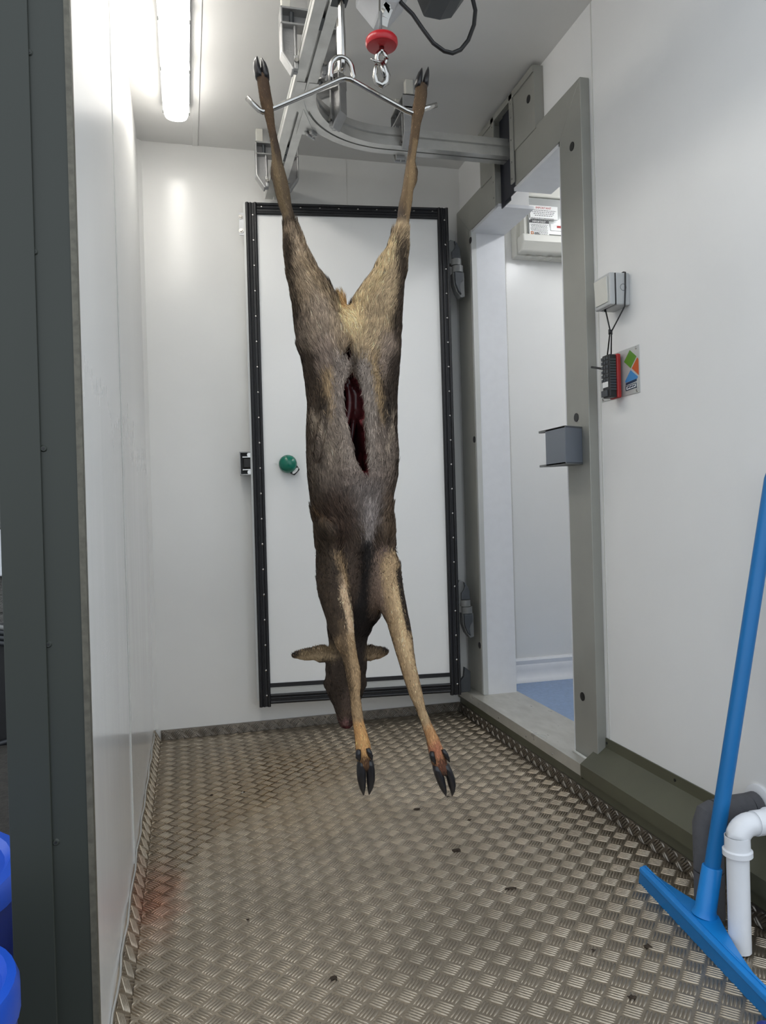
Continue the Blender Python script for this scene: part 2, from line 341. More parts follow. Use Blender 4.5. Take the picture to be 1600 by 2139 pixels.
# white linings of the opening
b = MB(); b.box(XF+.004, X1+.02, DY1-.012, DY1, DZ0, DZ1); b.build('reveal_lining', 'white_plastic', df)
b = MB(); b.box(XF, XF+.022, DY1-.016, DY1-.004, DZ0+.01, DZ1); b.build('reveal_edge', 'frame_light', df)
b = MB(); b.box(XF+.004, X1+.02, DY0, DY0+.012, DZ0, DZ1); b.build('reveal_lining', 'white_plastic', df)
b = MB(); b.box(XF+.004, X1+.02, DY0, SY0, DZ1-.012, DZ1); b.box(XF+.004, X1+.02, SY1, DY1, DZ1-.012, DZ1); b.build('reveal_lining', 'white_plastic', df)
# raised panel round the rail slot
sp = MB(); PZ = 2.39
sp.box(XF-.004, W, 2.352, SY0-.028, HZ-.01, PZ); sp.build('slot_panel', 'frame', df, bevel=.0015)
sp = MB(); sp.box(XF-.004, W, SY1+.028, 2.845, HZ-.01, PZ); sp.build('slot_panel', 'frame', df, bevel=.0015)
sp = MB(); sp.box(XF-.004, W, SY0-.028, SY1+.028, SZ, PZ); sp.build('slot_panel', 'frame', df)
for y0, y1, z0, z1 in ((SY0-.028, SY0, DZ1+.01, SZ+.02), (SY1, SY1+.028, DZ1-.01, SZ+.02), (2.352, 2.845, SZ, PZ-.002)):
    MB().box(XF-.009, XF-.004, y0, y1, z0, z1).build('slot_strip', 'frame', df, bevel=.001)
for i, z in enumerate((2.08, 2.14, 2.22, 2.30, 2.35)):
    for y in (SY0-.014, SY1+.014):
        bb = MB(); disc(bb, (XF-.009, y, z), (-1, 0, 0), .0035, .0015, 8); bb.build('screw', 'steel', df)
MB().box(XF+.012, XF+.016, SY0, (SY0+SY1)/2+.03, DZ1-.01, SZ).build('rubber_flap', 'rubber_slot', df)
MB().box(XF+.016, XF+.020, (SY0+SY1)/2-.01, SY1, DZ1-.02, SZ).build('rubber_flap', 'rubber_slot', df)
for px, py in ((1104, 207), (1195, 306), (1204, 872), (1217, 1455), (983, 502), (991, 918), (1002, 1348)):
    q = at(px, py, 'x', XF-.004 if px == 1104 else XF); bb = MB(); disc(bb, q, (-1, 0, 0), .0135, .0015, 24); bb.build('screw_cap', 'black', df)
# sill plate
b = MB(); b.prism([(1.286, 2.085, .112), (W+.13, 2.085, .112), (W+.13, 2.085, .06), (W, 2.085, .06), (W, 2.085, .10), (1.29, 2.085, .10), (1.29, 2.085, .074), (1.286, 2.085, .074)], (0, 3.14-2.085, 0))
sl = b.build('sill_plate', 'sill', df, bevel=.0015)
for px, py in ((1001, 1470), (1042, 1499), (1099, 1538), (1154, 1575)):
    q = at(px, py, 'x', 1.286); bb = MB(); disc(bb, q, (-1, 0, 0), .004, .002, 8, .002); bb.build('rivet', 'steel', sl)
b = MB(); b.tube([(XF+.002, NP0-.004, .114), (XF-.008, NP0-.004, .114), (XF-.006, NP1, .114), (W+.06, NP1+.006, .114)], .005, 8); b.build('sealant_bead', 'sealant', df, True)

# ----------------------------------------------------------------- side room beyond the doorway
struct('wall_side_room', MB().box(2.65, 2.75, 1.3, YB, 0, H), 'wall', 'white wall at the far side of the side room')
struct('wall_side_room_front', MB().box(X1, 2.75, 1.3, 1.4, 0, H), 'wall', 'white near wall of the side room')
struct('floor_side_room', MB().box(X1, 2.75, 1.3, YB, .0, .106), 'inner_floor', 'blue speckled vinyl floor of the side room')
b = MB(); y0 = YB
prof = [(0, .106), (-.042, .106), (-.040, .114), (-.030, .122), (-.022, .138), (-.018, .156), (-.018, .176), (-.014, .182), (-.016, .200), (-.010, .208), (0, .210)]
b.prism([(X1+.02, y0+a, z) for a, z in prof], (2.65-X1-.02, 0, 0)); struct('baseboard_side_room', b, 'white_plastic', 'white coved skirting in the side room', smooth='auto')
MB().box(1.572, 1.577, YB-.0015, YB, .21, H).build('panel_joint', 'sealant', wb)
lb = thing('led_batten_light', (2.1, 2.5, H), 'unseen ceiling batten lamp, put in to brighten the side room beyond the doorway', 'lamp')  # lamp out of view, added to brighten the side room
MB().box(2.05, 2.15, 1.7, 2.9, H-.03, H).build('lamp_body', 'white_plastic', lb, bevel=.005)
MB().box(2.06, 2.14, 1.72, 2.88, H-.06, H-.03).build('lamp_diffuser', 'led_inner_added', lb, bevel=.01)

# consumer unit on the side room wall
DBX, DBY = at(1068, 545, 'y', YB)[0], YB
db = thing('distribution_board', (1.78, YB, 2.0), 'white plastic fuse board with warning stickers seen through the doorway', 'fuse board')
bz0, bz1, bx0, bx1, dd = 2.012, 2.36, 1.603, 2.02, .115
MB().prism([(bx0, YB, bz0), (bx0, YB-.05, bz0), (bx0, YB-.05, bz1), (bx0, YB, bz1)], (bx1-bx0, 0, 0)).build('back_box', 'off_white', db, bevel=.006)
b = MB(); b.prism([(bx0+.006, YB-.05, bz0+.006), (bx0+.006, YB-.088, bz0+.012), (bx0+.006, YB-.112, bz0+.05), (bx0+.006, YB-.112, bz0+.082), (bx0+.006, YB-.05, bz0+.082)], (bx1-bx0-.012, 0, 0)); b.build('lower_cover', 'off_white', db, bevel=.006)
b = MB(); b.prism([(bx0+.006, YB-.05, bz0+.245), (bx0+.006, YB-.112, bz0+.245), (bx0+.006, YB-.112, bz1-.03), (bx0+.006, YB-.09, bz1-.006), (bx0+.006, YB-.05, bz1-.006)], (bx1-bx0-.012, 0, 0)); b.build('upper_cover', 'off_white', db, bevel=.006)
MB().box(bx0+.02, bx1-.02, YB-.098, YB-.05, bz0+.082, bz0+.245).build('window_recess', 'off_white', db)
MB().box(bx0+.035, bx1-.03, YB-.106, YB-.098, bz0+.084, bz0+.243).build('clear_door', 'board_clear', db, bevel=.003)
for i in range(7):
    for j in range(2):
        if i+j == 0: continue
        bb = MB(); disc(bb, (bx0+.04+i*.05+.02*j, YB-.02-.032*j, bz0), (0, 0, -1), .014, .0012, 18); bb.build('knockout', 'off_white', db)
yy = YB-.1075
def stick(x0, x1, z0, z1, m, nm='sticker', y=yy, par=db): return MB().box(x0, x1, y-.0008, y, z0, z1).build(nm, m, par)
q0 = at(1105, 428, 'y', yy); q1 = at(1165, 460, 'y', yy); s1 = stick(q0[0], q1[0], q1[2], q0[2], 'label_white')
r0 = at(1105, 459, 'y', yy); r1 = at(1147, 496, 'y', yy); s2 = stick(r0[0], r1[0], r1[2], r0[2], 'label_white', y=yy-.0006)
def facing_y(x, y, z): return Matrix.Translation((x, y, z)) @ Matrix.Rotation(math.pi/2, 4, 'X')
text('lettering', 'IMPORTANT', .0135, facing_y((q0[0]+q1[0])/2, yy-.001, q0[2]-.010), 'ink_red', s1)
b = MB()
for i in range(6):
    z = q0[2]-.021-i*.0075-(.004 if i > 3 else 0); w0 = (q1[0]-q0[0])
    xs = q0[0]+.008+(.012*i if i < 4 else 0)*.5; xe = q1[0]-.008-(.012*i if i < 4 else .02)*.5; x = xs
    while x < xe: l = random.uniform(.004, .011); b.box(x, min(x+l, xe), yy-.0012, yy-.0008, z-.0012, z+.0012); x += l+.0025
b.build('print', 'ink', s1)
MB().box(r0[0], r1[0], yy-.0018, yy-.0014, r0[2]-.0125, r0[2]).build('print_band', 'ink', s2)
text('lettering', 'IMPORTANT', .0115, facing_y((r0[0]+r1[0])/2, yy-.0019, r0[2]-.0066), 'label_white', s2)
b = MB()
for i in range(8):
    z = r0[2]-.019-i*.0058; x = r0[0]+.006+.002*(i % 3); xe = r1[0]-.006-.002*(i % 2)
    while x < xe: l = random.uniform(.003, .009); b.box(x, min(x+l, xe), yy-.0018, yy-.0014, z-.001, z+.001); x += l+.002
b.box(r0[0]+.024, r0[0]+.046, yy-.0018, yy-.0014, r1[2]+.014, r1[2]+.0165); b.box(r0[0]+.024, r0[0]+.050, yy-.0018, yy-.0014, r1[2]+.0095, r1[2]+.012)
b.build('print', 'ink', s2)
MB().box(r0[0]+.006, r0[0]+.019, yy-.0018, yy-.0014, r1[2]+.009, r1[2]+.021).build('logo', 'ink_orange', s2)
MB().box(r0[0]+.010, r0[0]+.015, yy-.0022, yy-.0018, r1[2]+.0125, r1[2]+.0175).build('logo', 'label_white', s2)
MB().box(r0[0]+.006, r1[0]-.02, yy-.0018, yy-.0014, r1[2]+.003, r1[2]+.005).build('print', 'ink_red', s2)
a0 = at(1150, 468, 'y', yy); a1 = at(1182, 484, 'y', yy); s3 = stick(a0[0], a1[0]+.05, a1[2], a0[2], 'label_white')
MB().box(a0[0]+.03, a1[0]+.03, yy-.0014, yy-.0008, a0[2]-.016, a0[2]-.006).build('print', 'ink_red', s3)
stick(bx0+.045, q0[0]-.002, r1[2]+.03, q0[2]-.02, 'label_white', 'blank_strip')

# ----------------------------------------------------------------- the open door leaf
dl = at(527, 950, 'y', 3.098); dr = at(949, 950, 'y', 3.005)
door = thing('door_1', (dl[0], dl[1], .12), 'white insulated cold room door with black rubber gasket, swung open against the back wall', None, kind='structure')
DU = np.array([dr[0]-dl[0], dr[1]-dl[1], 0]); DW = np.linalg.norm(DU); DU /= DW; DN = np.array([DU[1], -DU[0], 0])  # DN towards camera
if DN[1] > 0: DN = -DN
ZT, ZB = 2.150, .122
def dp(u, z, d=0.): return np.array([dl[0], dl[1], 0])+DU*u+DN*d+np.array([0, 0, z])
def dbox(u0, u1, z0, z1, d0, d1, name, m, par=door, bevel=0., mb=None):
    b = mb or MB(); b.prism([dp(u0, z0, d0), dp(u1, z0, d0), dp(u1, z1, d0), dp(u0, z1, d0)], DN*(d1-d0)); return b.build(name, m, par, bevel=bevel) if not mb else b
dbox(.0, DW, ZB+.02, ZT, -.062, -.004, 'leaf_panel', 'door_white', bevel=.004)
dbox(-.008, .0, ZB+.02, ZT, -.060, .004, 'leaf_edge', 'frame_light')
dbox(.03, DW-.03, ZB+.07, ZT-.03, -.004, .0, 'leaf_face', 'door_white', bevel=.001)
g = .046
def gasket(u0, u1, z0, z1, vert, name='gasket_strip'):
    b = MB(); dbox(u0, u1, z0, z1, -.004, .006, '', '', mb=b)
    if vert:
        for k, r in ((.16, .0065), (.44, .004), (.86, .0065)):
            u = u0+(u1-u0)*k; b.tube([dp(u, z0, .007), dp(u, z1, .007)], r, 10)
    else:
        for k, r in ((.12, .0065), (.56, .004), (.88, .006)):
            z = z0+(z1-z0)*k; b.tube([dp(u0, z, .007), dp(u1, z, .007)], r, 10)
    return b.build(name, 'rubber', door, 'auto')
gl = gasket(0, g, ZB-.005, ZT, True); gr = gasket(DW-g, DW, ZB-.005, ZT, True); gt = gasket(g, DW-g, ZT-g, ZT, False)
gb = gasket(g, DW-g, ZB+.008, ZB+.044, False)
dbox(g, DW-g, ZB+.044, ZB+.072, -.004, .003, 'kick_band', 'frame_light')
dbox(g, DW-g, ZB+.072, ZB+.088, -.004, .006, 'gasket_strip', 'rubber')
def screw(u, z, par):
    bb = MB(); c = dp(u, z, .0065); bb.tube([c, c+DN*.002, c+DN*.0032], [.0042, .0040, .0018], 8); bb.build('screw', 'steel', par, 'auto')
for i in range(20):
    z = ZT-.05-i*(ZT-ZB-.09)/19
    screw(g*.66, z, gl); screw(DW-g*.34, z, gr)
for i in range(10): screw(g+.02+i*(DW-2*g-.04)/9, ZT-g*.35, gt)
# bracket, latch keep, green release knob
b = MB(); dbox(-.026, -.004, ZT-.125, ZT-.035, -.02, -.012, '', '', mb=b); br = b.build('edge_bracket', 'white_plastic', door, bevel=.001)
for z in (ZT-.052, ZT-.108):
    bb = MB(); c = dp(-.019, z, -.012); bb.tube([c, c+DN*.003], [.009, .009], 16); bb.tube([c+DN*.003, c+DN*.007], [.0062, .005], 10); bb.build('bolt', 'steel', br, 'auto')
z0, z1 = 1.055, 1.150
b = MB()
for u0, u1, a, c_ in ((-.052, -.048, z0, z1), (-.052, -.004, z1-.004, z1), (-.052, -.004, z0, z0+.004)): dbox(u0, u1, a, c_, -.050, -.012, '', '', mb=b)
dbox(-.052, -.004, z0, z1, -.052, -.048, '', '', mb=b)
lk = b.build('latch_keep', 'alu_cast', door)
dbox(-.047, -.004, z0+.004, z1-.004, -.048, -.045, 'latch_dark_sheet', 'black', lk)  # black sheet added to darken the inside of the keep
MB()
dbox(-.038, -.004, z0+.028, z1-.028, -.046, -.018, 'latch_roller', 'black', lk, bevel=.004)
for z in (z0+.022, z1-.022): dbox(-.040, -.004, z-.002, z+.002, -.046, -.014, 'latch_pin', 'steel', lk)
for z in (z0+.012, z1-.012):
    bb = MB(); c = dp(-.012, z, -.044); bb.tube([c, c+DN*.02], .010, 12); bb.build('latch_screw', 'steel', lk, 'auto')
kc = at(599, 968, 'y', 3.08); ku = (kc-np.array([dl[0], dl[1], 0]))@DU; kz = kc[2]
b = MB(); c = dp(ku+.004, kz-.004, .0)
b.tube([c, c+DN*.022], .016, 20); kn = b.build('release_stem', 'black', door, 'auto')
b = MB(); ra = [.0, .012, .022, .030, .035, .037, .036, .030]; hh = [.062, .061, .057, .050, .040, .028, .018, .012]
b.lathe(c, list(zip(ra[::-1], hh[::-1])), 32, DN); b.build('release_knob', 'knob_green', door, True)
b = MB(); vdir = DU*.72-np.array([0, 0, .70]); b.prism([c+DN*.012+vdir*.02+(DU*.70+np.array([0, 0, .72]))*.024, c+DN*.012+vdir*.05+(DU*.70+np.array([0, 0, .72]))*.016, c+DN*.012+vdir*.05-(DU*.70+np.array([0, 0, .72]))*.016, c+DN*.012+vdir*.02-(DU*.70+np.array([0, 0, .72]))*.024], DN*.018)
kb = b.build('knob_lug', 'black', door, bevel=.003)
b = MB(); e = c+DN*.031+vdir*.040; pv = DU*.70+np.array([0, 0, .72])
b.prism([e+pv*.016*math.cos(t)+vdir*.0065*math.sin(t) for t in np.linspace(0, 2*math.pi, 20, endpoint=False)], DN*.001); b.build('knob_tag', 'label_white', kb)
# hinges
def hinge(zc, nm):
    h = door; Y = 2.985
    def pl(pts, y0, y1, name, m):
        b = MB(); b.prism([(x, y0, zc+z) for x, z in pts], (0, y1-y0, 0)); return b.build(name, m, h, bevel=.002)
    x0 = dr[0]-.002
    arc = lambda cx, cz, r, a0, a1, n=8: [(cx+r*math.cos(math.radians(a0+(a1-a0)*i/n)), cz+r*math.sin(math.radians(a0+(a1-a0)*i/n))) for i in range(n+1)]
    hh = pl([(x0, .020), (x0, .110)]+[(x0+.008, .120)]+[(x0+.022, .118)]+[(x0+.040, .098), (x0+.050, .070), (x0+.052, .020)], Y+.012, Y+.05, 'hinge', 'hinge_grey')
    h = hh; pl([(x0+.010, .040), (x0+.010, .068), (x0+.021, .080), (x0+.026, .095), (x0+.022, .114), (x0+.034, .102), (x0+.045, .080), (x0+.048, .040)], Y, Y+.014, 'hinge_cover', 'dark_grey')
    h = hh
    b = MB(); b.tube([(x0+.030, Y+.012, zc+.012), (x0+.030, Y+.012, zc+.038)], .022, 18); b.build('knuckle', 'hinge_grey', h, 'auto')
    b = MB(); b.tube([(x0+.036, Y+.012, zc-.018), (x0+.036, Y+.012, zc+.010)], .023, 18); b.build('knuckle', 'hinge_grey', h, 'auto')
    pl([(x0+.014, -.018), (x0+.062, -.018), (x0+.062, -.118), (x0+.045, -.122), (x0+.028, -.100), (x0+.016, -.065)], Y+.004, Y+.045, 'frame_plate', 'hinge_grey')
    pl([(x0+.016, -.020), (x0+.054, -.020), (x0+.054, -.052), (x0+.042, -.064), (x0+.038, -.082), (x0+.044, -.112), (x0+.030, -.098), (x0+.018, -.066)], Y-.010, Y+.006, 'hinge_cover', 'dark_grey')
    return h
hinge(at(965, 560, 'y', 2.985)[2], ('door_hinge', 'grey plastic hinge near the top of the open white door'))
hinge(at(982, 1272, 'y', 2.985)[2], ('door_hinge', 'grey plastic hinge near the bottom of the open white door'))
b = MB(); x0 = dr[0]; b.prism([(x0+.004, 3.02, .118), (x0+.004, 3.02, .165), (x0+.022, 3.02, .185), (x0+.026, 3.02, .225), (x0+.052, 3.02, .205), (x0+.05, 3.02, .12)], (0, .02, 0))
b.build('corner_rubber', 'dark_grey', df, bevel=.002)

# ----------------------------------------------------------------- ceiling lamp
lp = thing('led_batten_light', (.153, 2.1, H), 'glowing white batten lamp on the larder ceiling by the left wall', 'lamp')
def rrect(x0, x1, y0, y1, r, z, n=6):
    out = []
    for cx, cy, a in ((x1-r, y1-r, 0), (x0+r, y1-r, 90), (x0+r, y0+r, 180), (x1-r, y0+r, 270)):
        out += [(cx+r*math.cos(math.radians(a+90*i/n)), cy+r*math.sin(math.radians(a+90*i/n)), z) for i in range(n+1)]
    return out
MB().prism(rrect(.108, .200, 1.34, 2.892, .04, H-.028), (0, 0, .028)).build('lamp_body', 'white_plastic', lp)
MB().prism(rrect(.112, .196, 1.35, 2.886, .038, H-.060), (0, 0, .032)).build('lamp_diffuser', 'led', lp, bevel=.012)
for y in (1.6, 1.95, 2.30, 2.56, 2.83):
    for x in (.107, .197): MB().box(x, x+.005, y-.01, y+.01, H-.052, H-.02).build('clip', 'mid_grey', lp, bevel=.001)

# ----------------------------------------------------------------- overhead rail
RZ = 2.187; RX = .532; RY = 2.618; RR = .33
half = [(.004, 0), (.034, 0), (.034, .020), (.024, .025), (.024, .038), (.030, .042), (.030, .056), (.018, .060), (.018, .075)]
PROF = half+[(-a, z) for a, z in half[::-1]]+[(-.004, .013), (.004, .013)]
r1 = MB(); r1.sweep(PROF, [(RX, 1.30, RZ), (RX, 2.0, RZ), (RX, 2.6, RZ), (RX, 3.135, RZ)])
rail = thing('overhead_rail', (RX, 2.2, RZ), 'aluminium meat rail under the ceiling, straight track with a curved branch into the doorway', 'rail')
r1.build('straight_track', 'alu', rail)
y0 = RY-RR; pts = [(RX+.006, y0-.03, RZ), (RX+.006, y0, RZ)]+[(RX+.006+RR-RR*math.cos(a), y0+RR*math.sin(a), RZ) for a in np.linspace(0, math.pi/2, 18)[1:]]+[(1.0, RY, RZ), (1.30, RY, RZ), (1.5, RY, RZ)]
r2 = MB(); r2.sweep([(a_*.985, z_*.97) for a_, z_ in PROF], [(p_[0], p_[1], p_[2]-.0016) for p_ in pts])
rail2 = r2.build('curved_track', 'alu', rail, smooth='auto')
b = MB(); b.prism([(RX+.015, 2.405, RZ-.004), (RX+.075, 2.555, RZ-.004), (RX+.015, 2.57, RZ-.004)], (0, 0, .070)); b.build('switch_wedge', 'alu', rail2)
for y in (1.98, 2.70, 2.76): MB().box(RX-.0045, RX+.0045, y-.025, y+.025, RZ-.0005, RZ+.003).build('slot_shade_strip', 'dark_grey', rail)  # dark strips in the rail slot, their colour standing in for shade
bb = MB(); disc(bb, (.965, RY-.012, RZ), (0, 0, -1), .007, .004, 10); bb.build('bolt', 'steel', rail2)

def bracket(cx, cy, ang, label):
    """cast yoke that straddles the rail and hangs from two posts; local a across the rail, t along it"""
    h = thing('rail_bracket', (cx, cy, H), label, 'bracket', 'cast aluminium rail brackets under the ceiling')
    ca, sa = math.cos(ang), math.sin(ang)
    def L(a, t, z): return (cx+a*ca-t*sa, cy+a*sa+t*ca, z)
    ZTp, ZBt = 2.345, 2.168
    def slab(pts, t0, t1, name, m='alu_cast', bev=.003):
        b = MB(); b.prism([L(a, t0, z) for a, z in pts], np.array(L(0, t1, 0))-np.array(L(0, t0, 0))); return b.build(name, m, h, bevel=bev)
    for s in (-1, 1):
        slab([(s*.0345, ZBt), (s*.052, ZBt), (s*.082, ZBt+.045), (s*.082, ZTp-.045), (s*.0345, ZTp-.045)], -.006, .000, 'side_plate')
        slab([(s*.046, ZBt), (s*.053, ZBt-.002), (s*.084, ZBt+.045), (s*.084, ZTp-.04), (s*.077, ZTp-.04), (s*.077, ZBt+.048), (s*.048, ZBt+.006)], -.026, .016, 'rim')
        slab([(s*.040, ZBt+.04), (s*.046, ZBt+.04), (s*.046, ZTp-.045), (s*.040, ZTp-.045)], -.022, .012, 'rib')
        slab([(s*.0345, ZBt+.004), (s*.048, ZBt+.004), (s*.048, ZBt+.045), (s*.0345, ZBt+.045)], -.022, .012, 'clamp_jaw')
        bb = MB(); bb.tube([L(s*.042, -.030, ZBt+.026), L(s*.042, .014, ZBt+.026)], .006, 8); bb.build('bolt', 'steel', h, 'auto')
        slab([(s*.078, ZTp+.004), (s*.052, ZTp+.004), (s*.052, H), (s*.078, H)], -.014, .014, 'hanger_post', 'off_white', .002)
    b = MB()
    for a0, a1, z0, z1 in ((-.084, .084, ZTp-.006, ZTp), (-.084, .084, ZTp-.050, ZTp-.044), (-.084, -.078, ZTp-.05, ZTp), (.078, .084, ZTp-.05, ZTp)):
        b.prism([L(a0, -.028, z0), L(a1, -.028, z0), L(a1, -.028, z1), L(a0, -.028, z1)], np.array(L(0, .018, 0))-np.array(L(0, -.028, 0)))
    b.prism([L(-.08, .006, ZTp-.05), L(.08, .006, ZTp-.05), L(.08, .006, ZTp), L(-.08, .006, ZTp)], np.array(L(0, .012, 0))-np.array(L(0, .006, 0)))
    b.build('cross_channel', 'alu_cast', h, bevel=.002)
    for a in (-.05, .0, .05):
        bb = MB(); bb.tube([L(a, -.012, ZTp-.046), L(a, -.012, ZTp-.008)], .007, 8); bb.build('channel_nut', 'dark_grey', h)
    return h
bracket(RX, 3.00, 0, 'cast rail bracket holding the far end of the rail near the back wall')
bracket(RX, 2.19, 0, 'cast rail bracket on the straight rail nearest the camera')
bracket(RX+.006+RR-RR*math.cos(.78), y0+RR*math.sin(.78), -.78, 'cast rail bracket straddling the bend of the curved rail')
bracket(.945, RY, -math.pi/2, 'cast rail bracket on the curved rail just past the bend, before the slot')

# ----------------------------------------------------------------- trolley hook and gambrel
DYP = 1.74
tr = thing('trolley_hook', (RX, 1.755, RZ), 'long polished steel eye hook hanging from the rail trolley', 'hook')
top = at(712, -30, 'y', 1.755)
b = MB()
b.box(RX-.02, RX+.02, 1.735, 1.775, 2.098, 2.120); b.build('swivel_nut', 'dark_grey', tr, bevel=.004)
MB().box(RX-.006, RX+.006, 1.72, 1.79, 2.118, RZ+.012).build('trolley_stem', 'steel', tr, bevel=.002)
hx = at(712, 60, 'y', 1.755)[0]
zA, zB = 2.10, at(712, 138, 'y', 1.755)[2]
b = MB(); pts = []
for t in np.linspace(0, 1, 7): pts.append((hx, 1.755-.011, zA+(zB+.014-zA)*t))
for a in np.linspace(0, math.pi, 9)[1:]: pts.append((hx, 1.755-.011*math.cos(a), zB+.014-.020*math.sin(a)))
for t in np.linspace(0, 1, 5)[1:]: pts.append((hx, 1.755+.011, zB+.014+(zA-zB-.05)*t))
b.tube(pts, .0082, 14); b.build('hook_bar', 'steel', tr, True)
gm = thing('gambrel', (RX, DYP, 1.88), 'bent stainless steel gambrel bar spreading the deer\'s hind legs', 'gambrel')
GP = [at(px, py, 'y', DYP) for px, py in ((516, 204), (530, 219), (541, 230), (549, 234), (560, 231), (600, 214), (650, 193), (692, 174), (708, 167), (720, 164), (732, 166), (745, 173), (790, 199), (830, 221), (850, 232), (862, 237), (874, 234), (890, 226), (912, 219))]
b = MB(); b.tube(GP, .0064, 14); b.build('spreader_bar', 'steel', gm, True)
rc = at(714, 150, 'y', DYP); b = MB(); pts = [at(692, 170, 'y', DYP), at(691, 155, 'y', DYP)]
for a in np.linspace(math.pi, 0, 11): pts.append(rc+np.array([.0255*math.cos(a), 0, .006+.028*math.sin(a)]))
pts += [at(739, 160, 'y', DYP), at(737, 171, 'y', DYP)]
b.tube(pts, .0062, 12); b.build('ring', 'steel', gm, True)

# ----------------------------------------------------------------- electric hoist
HY = 1.70
ho = thing('electric_hoist', (.66, 1.80, 2.3), 'ceiling hoist with white housing, black motor and red stop disc on its rope', 'hoist')
P = lambda px, py, y=1.87: at(px, py, 'y', y)
b = MB(); t = [P(742, -40), P(742, 18), P(779, 64), P(806, 66), P(838, 30), P(850, -40)]
b.prism([tuple(q) for q in t], (0, -.12, 0)); b.build('drum_housing', 'white_plastic', ho, bevel=.006)
b = MB(); t = [P(858, -70), P(870, 2), P(884, 37), P(918, 44), P(941, 40), P(968, 2), P(985, -70)]
b.prism([tuple(q) for q in t], (0, -.10, 0)); b.build('motor', 'dark_grey', ho, bevel=.006)
MB().box(.58, .95, 1.80, 1.86, 2.24, 2.29).build('mounting_bar', 'alu_cast', ho, bevel=.004)
MB().box(.62, .66, 1.81, 1.85, 2.29, H).build('ceiling_mount', 'alu_cast', ho, bevel=.004)
MB().box(.86, .90, 1.81, 1.85, 2.29, H).build('ceiling_mount', 'alu_cast', ho, bevel=.004)
dc = at(797, 88, 'y', HY)
b = MB(); b.tube([at(793, -60, 'y', HY+.02), at(793, 30, 'y', HY), dc+np.array([-.002, 0, .02])], .0022, 8); b.build('rope', 'steel', ho, True)
b = MB(); b.tube([at(794, 25, 'y', HY), at(795, 68, 'y', HY)], .0042, 8); b.build('rope_sleeve', 'mid_grey', ho, True)
zz = [-.0115, -.0105, -.005, .004, .0095, .0115]; rr = [.030, .0345, .0375, .0372, .033, .026]
b = MB(); b.tube([dc+np.array([0, 0, z]) for z in zz], rr, 40); b.build('stop_disc', 'red', ho, 'auto')
hk = at(797, 118, 'y', HY)
b = MB(); b.tube([dc+np.array([0, 0, -.012]), hk+np.array([0, 0, .006])], .006, 10)
b.tube([hk+np.array([.011*math.cos(a), 0, -.004+.015*math.sin(a)]) for a in np.linspace(0, 2*math.pi, 17)], .0055, 10); b.build('swivel_eye', 'steel', ho, True)
hp = [(797, 130), (803, 142), (808, 158), (806, 172), (797, 179), (787, 173), (783, 158), (785, 140), (787, 134)]
b = MB(); b.tube([at(x, y, 'y', HY-.008) for x, y in hp], [.0065, .0075, .0085, .0085, .008, .007, .006, .005, .003], 12); b.build('hook', 'steel', ho, True)
b = MB(); b.tube([at(774, 123, 'y', HY-.014), at(783, 128, 'y', HY-.014), at(799, 130, 'y', HY-.014)], .0028, 8); b.tube([at(796, 132, 'y', HY-.016), at(803, 160, 'y', HY-.016)], .005, 8); b.build('safety_latch', 'steel', ho, True)
cl = [(800, 8), (814, 16), (806, 36), (802, 54)]
b = MB()
for i in range(3):
    p0, p1 = at(*cl[i], 'y', HY+.03), at(*cl[i+1], 'y', HY+.03); d = p1-p0; s = np.array([d[2], 0, -d[0]]); s /= np.linalg.norm(s)
    b.prism([p0+s*.009, p0-s*.009, p1-s*.009, p1+s*.009], (0, .008, 0))
b.prism([at(806, 2, 'y', HY+.03), at(818, 14, 'y', HY+.03), at(812, 30, 'y', HY+.03), at(800, 10, 'y', HY+.03)], (0, .02, 0))
b.build('limit_lever', 'alu', ho, bevel=.001)
cp = [(822, -25), (838, 6), (862, 30), (884, 62), (905, 90), (928, 107), (945, 111), (962, 104), (978, 84), (990, 52), (993, 22), (986, -8), (975, -40)]
b = MB(); b.tube([at(x, y, 'y', 1.765) for x, y in cp], .0052, 10); b.build('power_cable', 'black', ho, True)

# ----------------------------------------------------------------- right wall fittings
# door catch
ca = thing('door_catch', (1.29, 2.12, 1.08), 'grey plastic door catch screwed to the near doorway post', 'catch')
cz0, cz1 = 1.022, 1.138; xo = 1.252
poly = [(xo, 2.192), (xo, 2.062), (XF, 2.100), (XF, 2.108), (xo+.006, 2.070), (xo+.006, 2.192)]
b = MB(); b.prism([(x, y, cz0) for x, y in poly], (0, 0, cz1-cz0)); b.build('cover', 'catch_grey', ca, bevel=.002)
for z in (cz0, cz1-.007):
    b = MB(); b.prism([(xo, 2.062, z), (xo, 2.238, z), (xo+.010, 2.238, z), (XF, 2.192, z), (XF, 2.10, z)], (0, 0, .007)); b.build('flange', 'mid_grey', ca, bevel=.001)
MB().box(xo+.004, xo+.016, 2.192, 2.199, 1.07, 1.09).build('roller_tip', 'mid_grey', ca, bevel=.001)
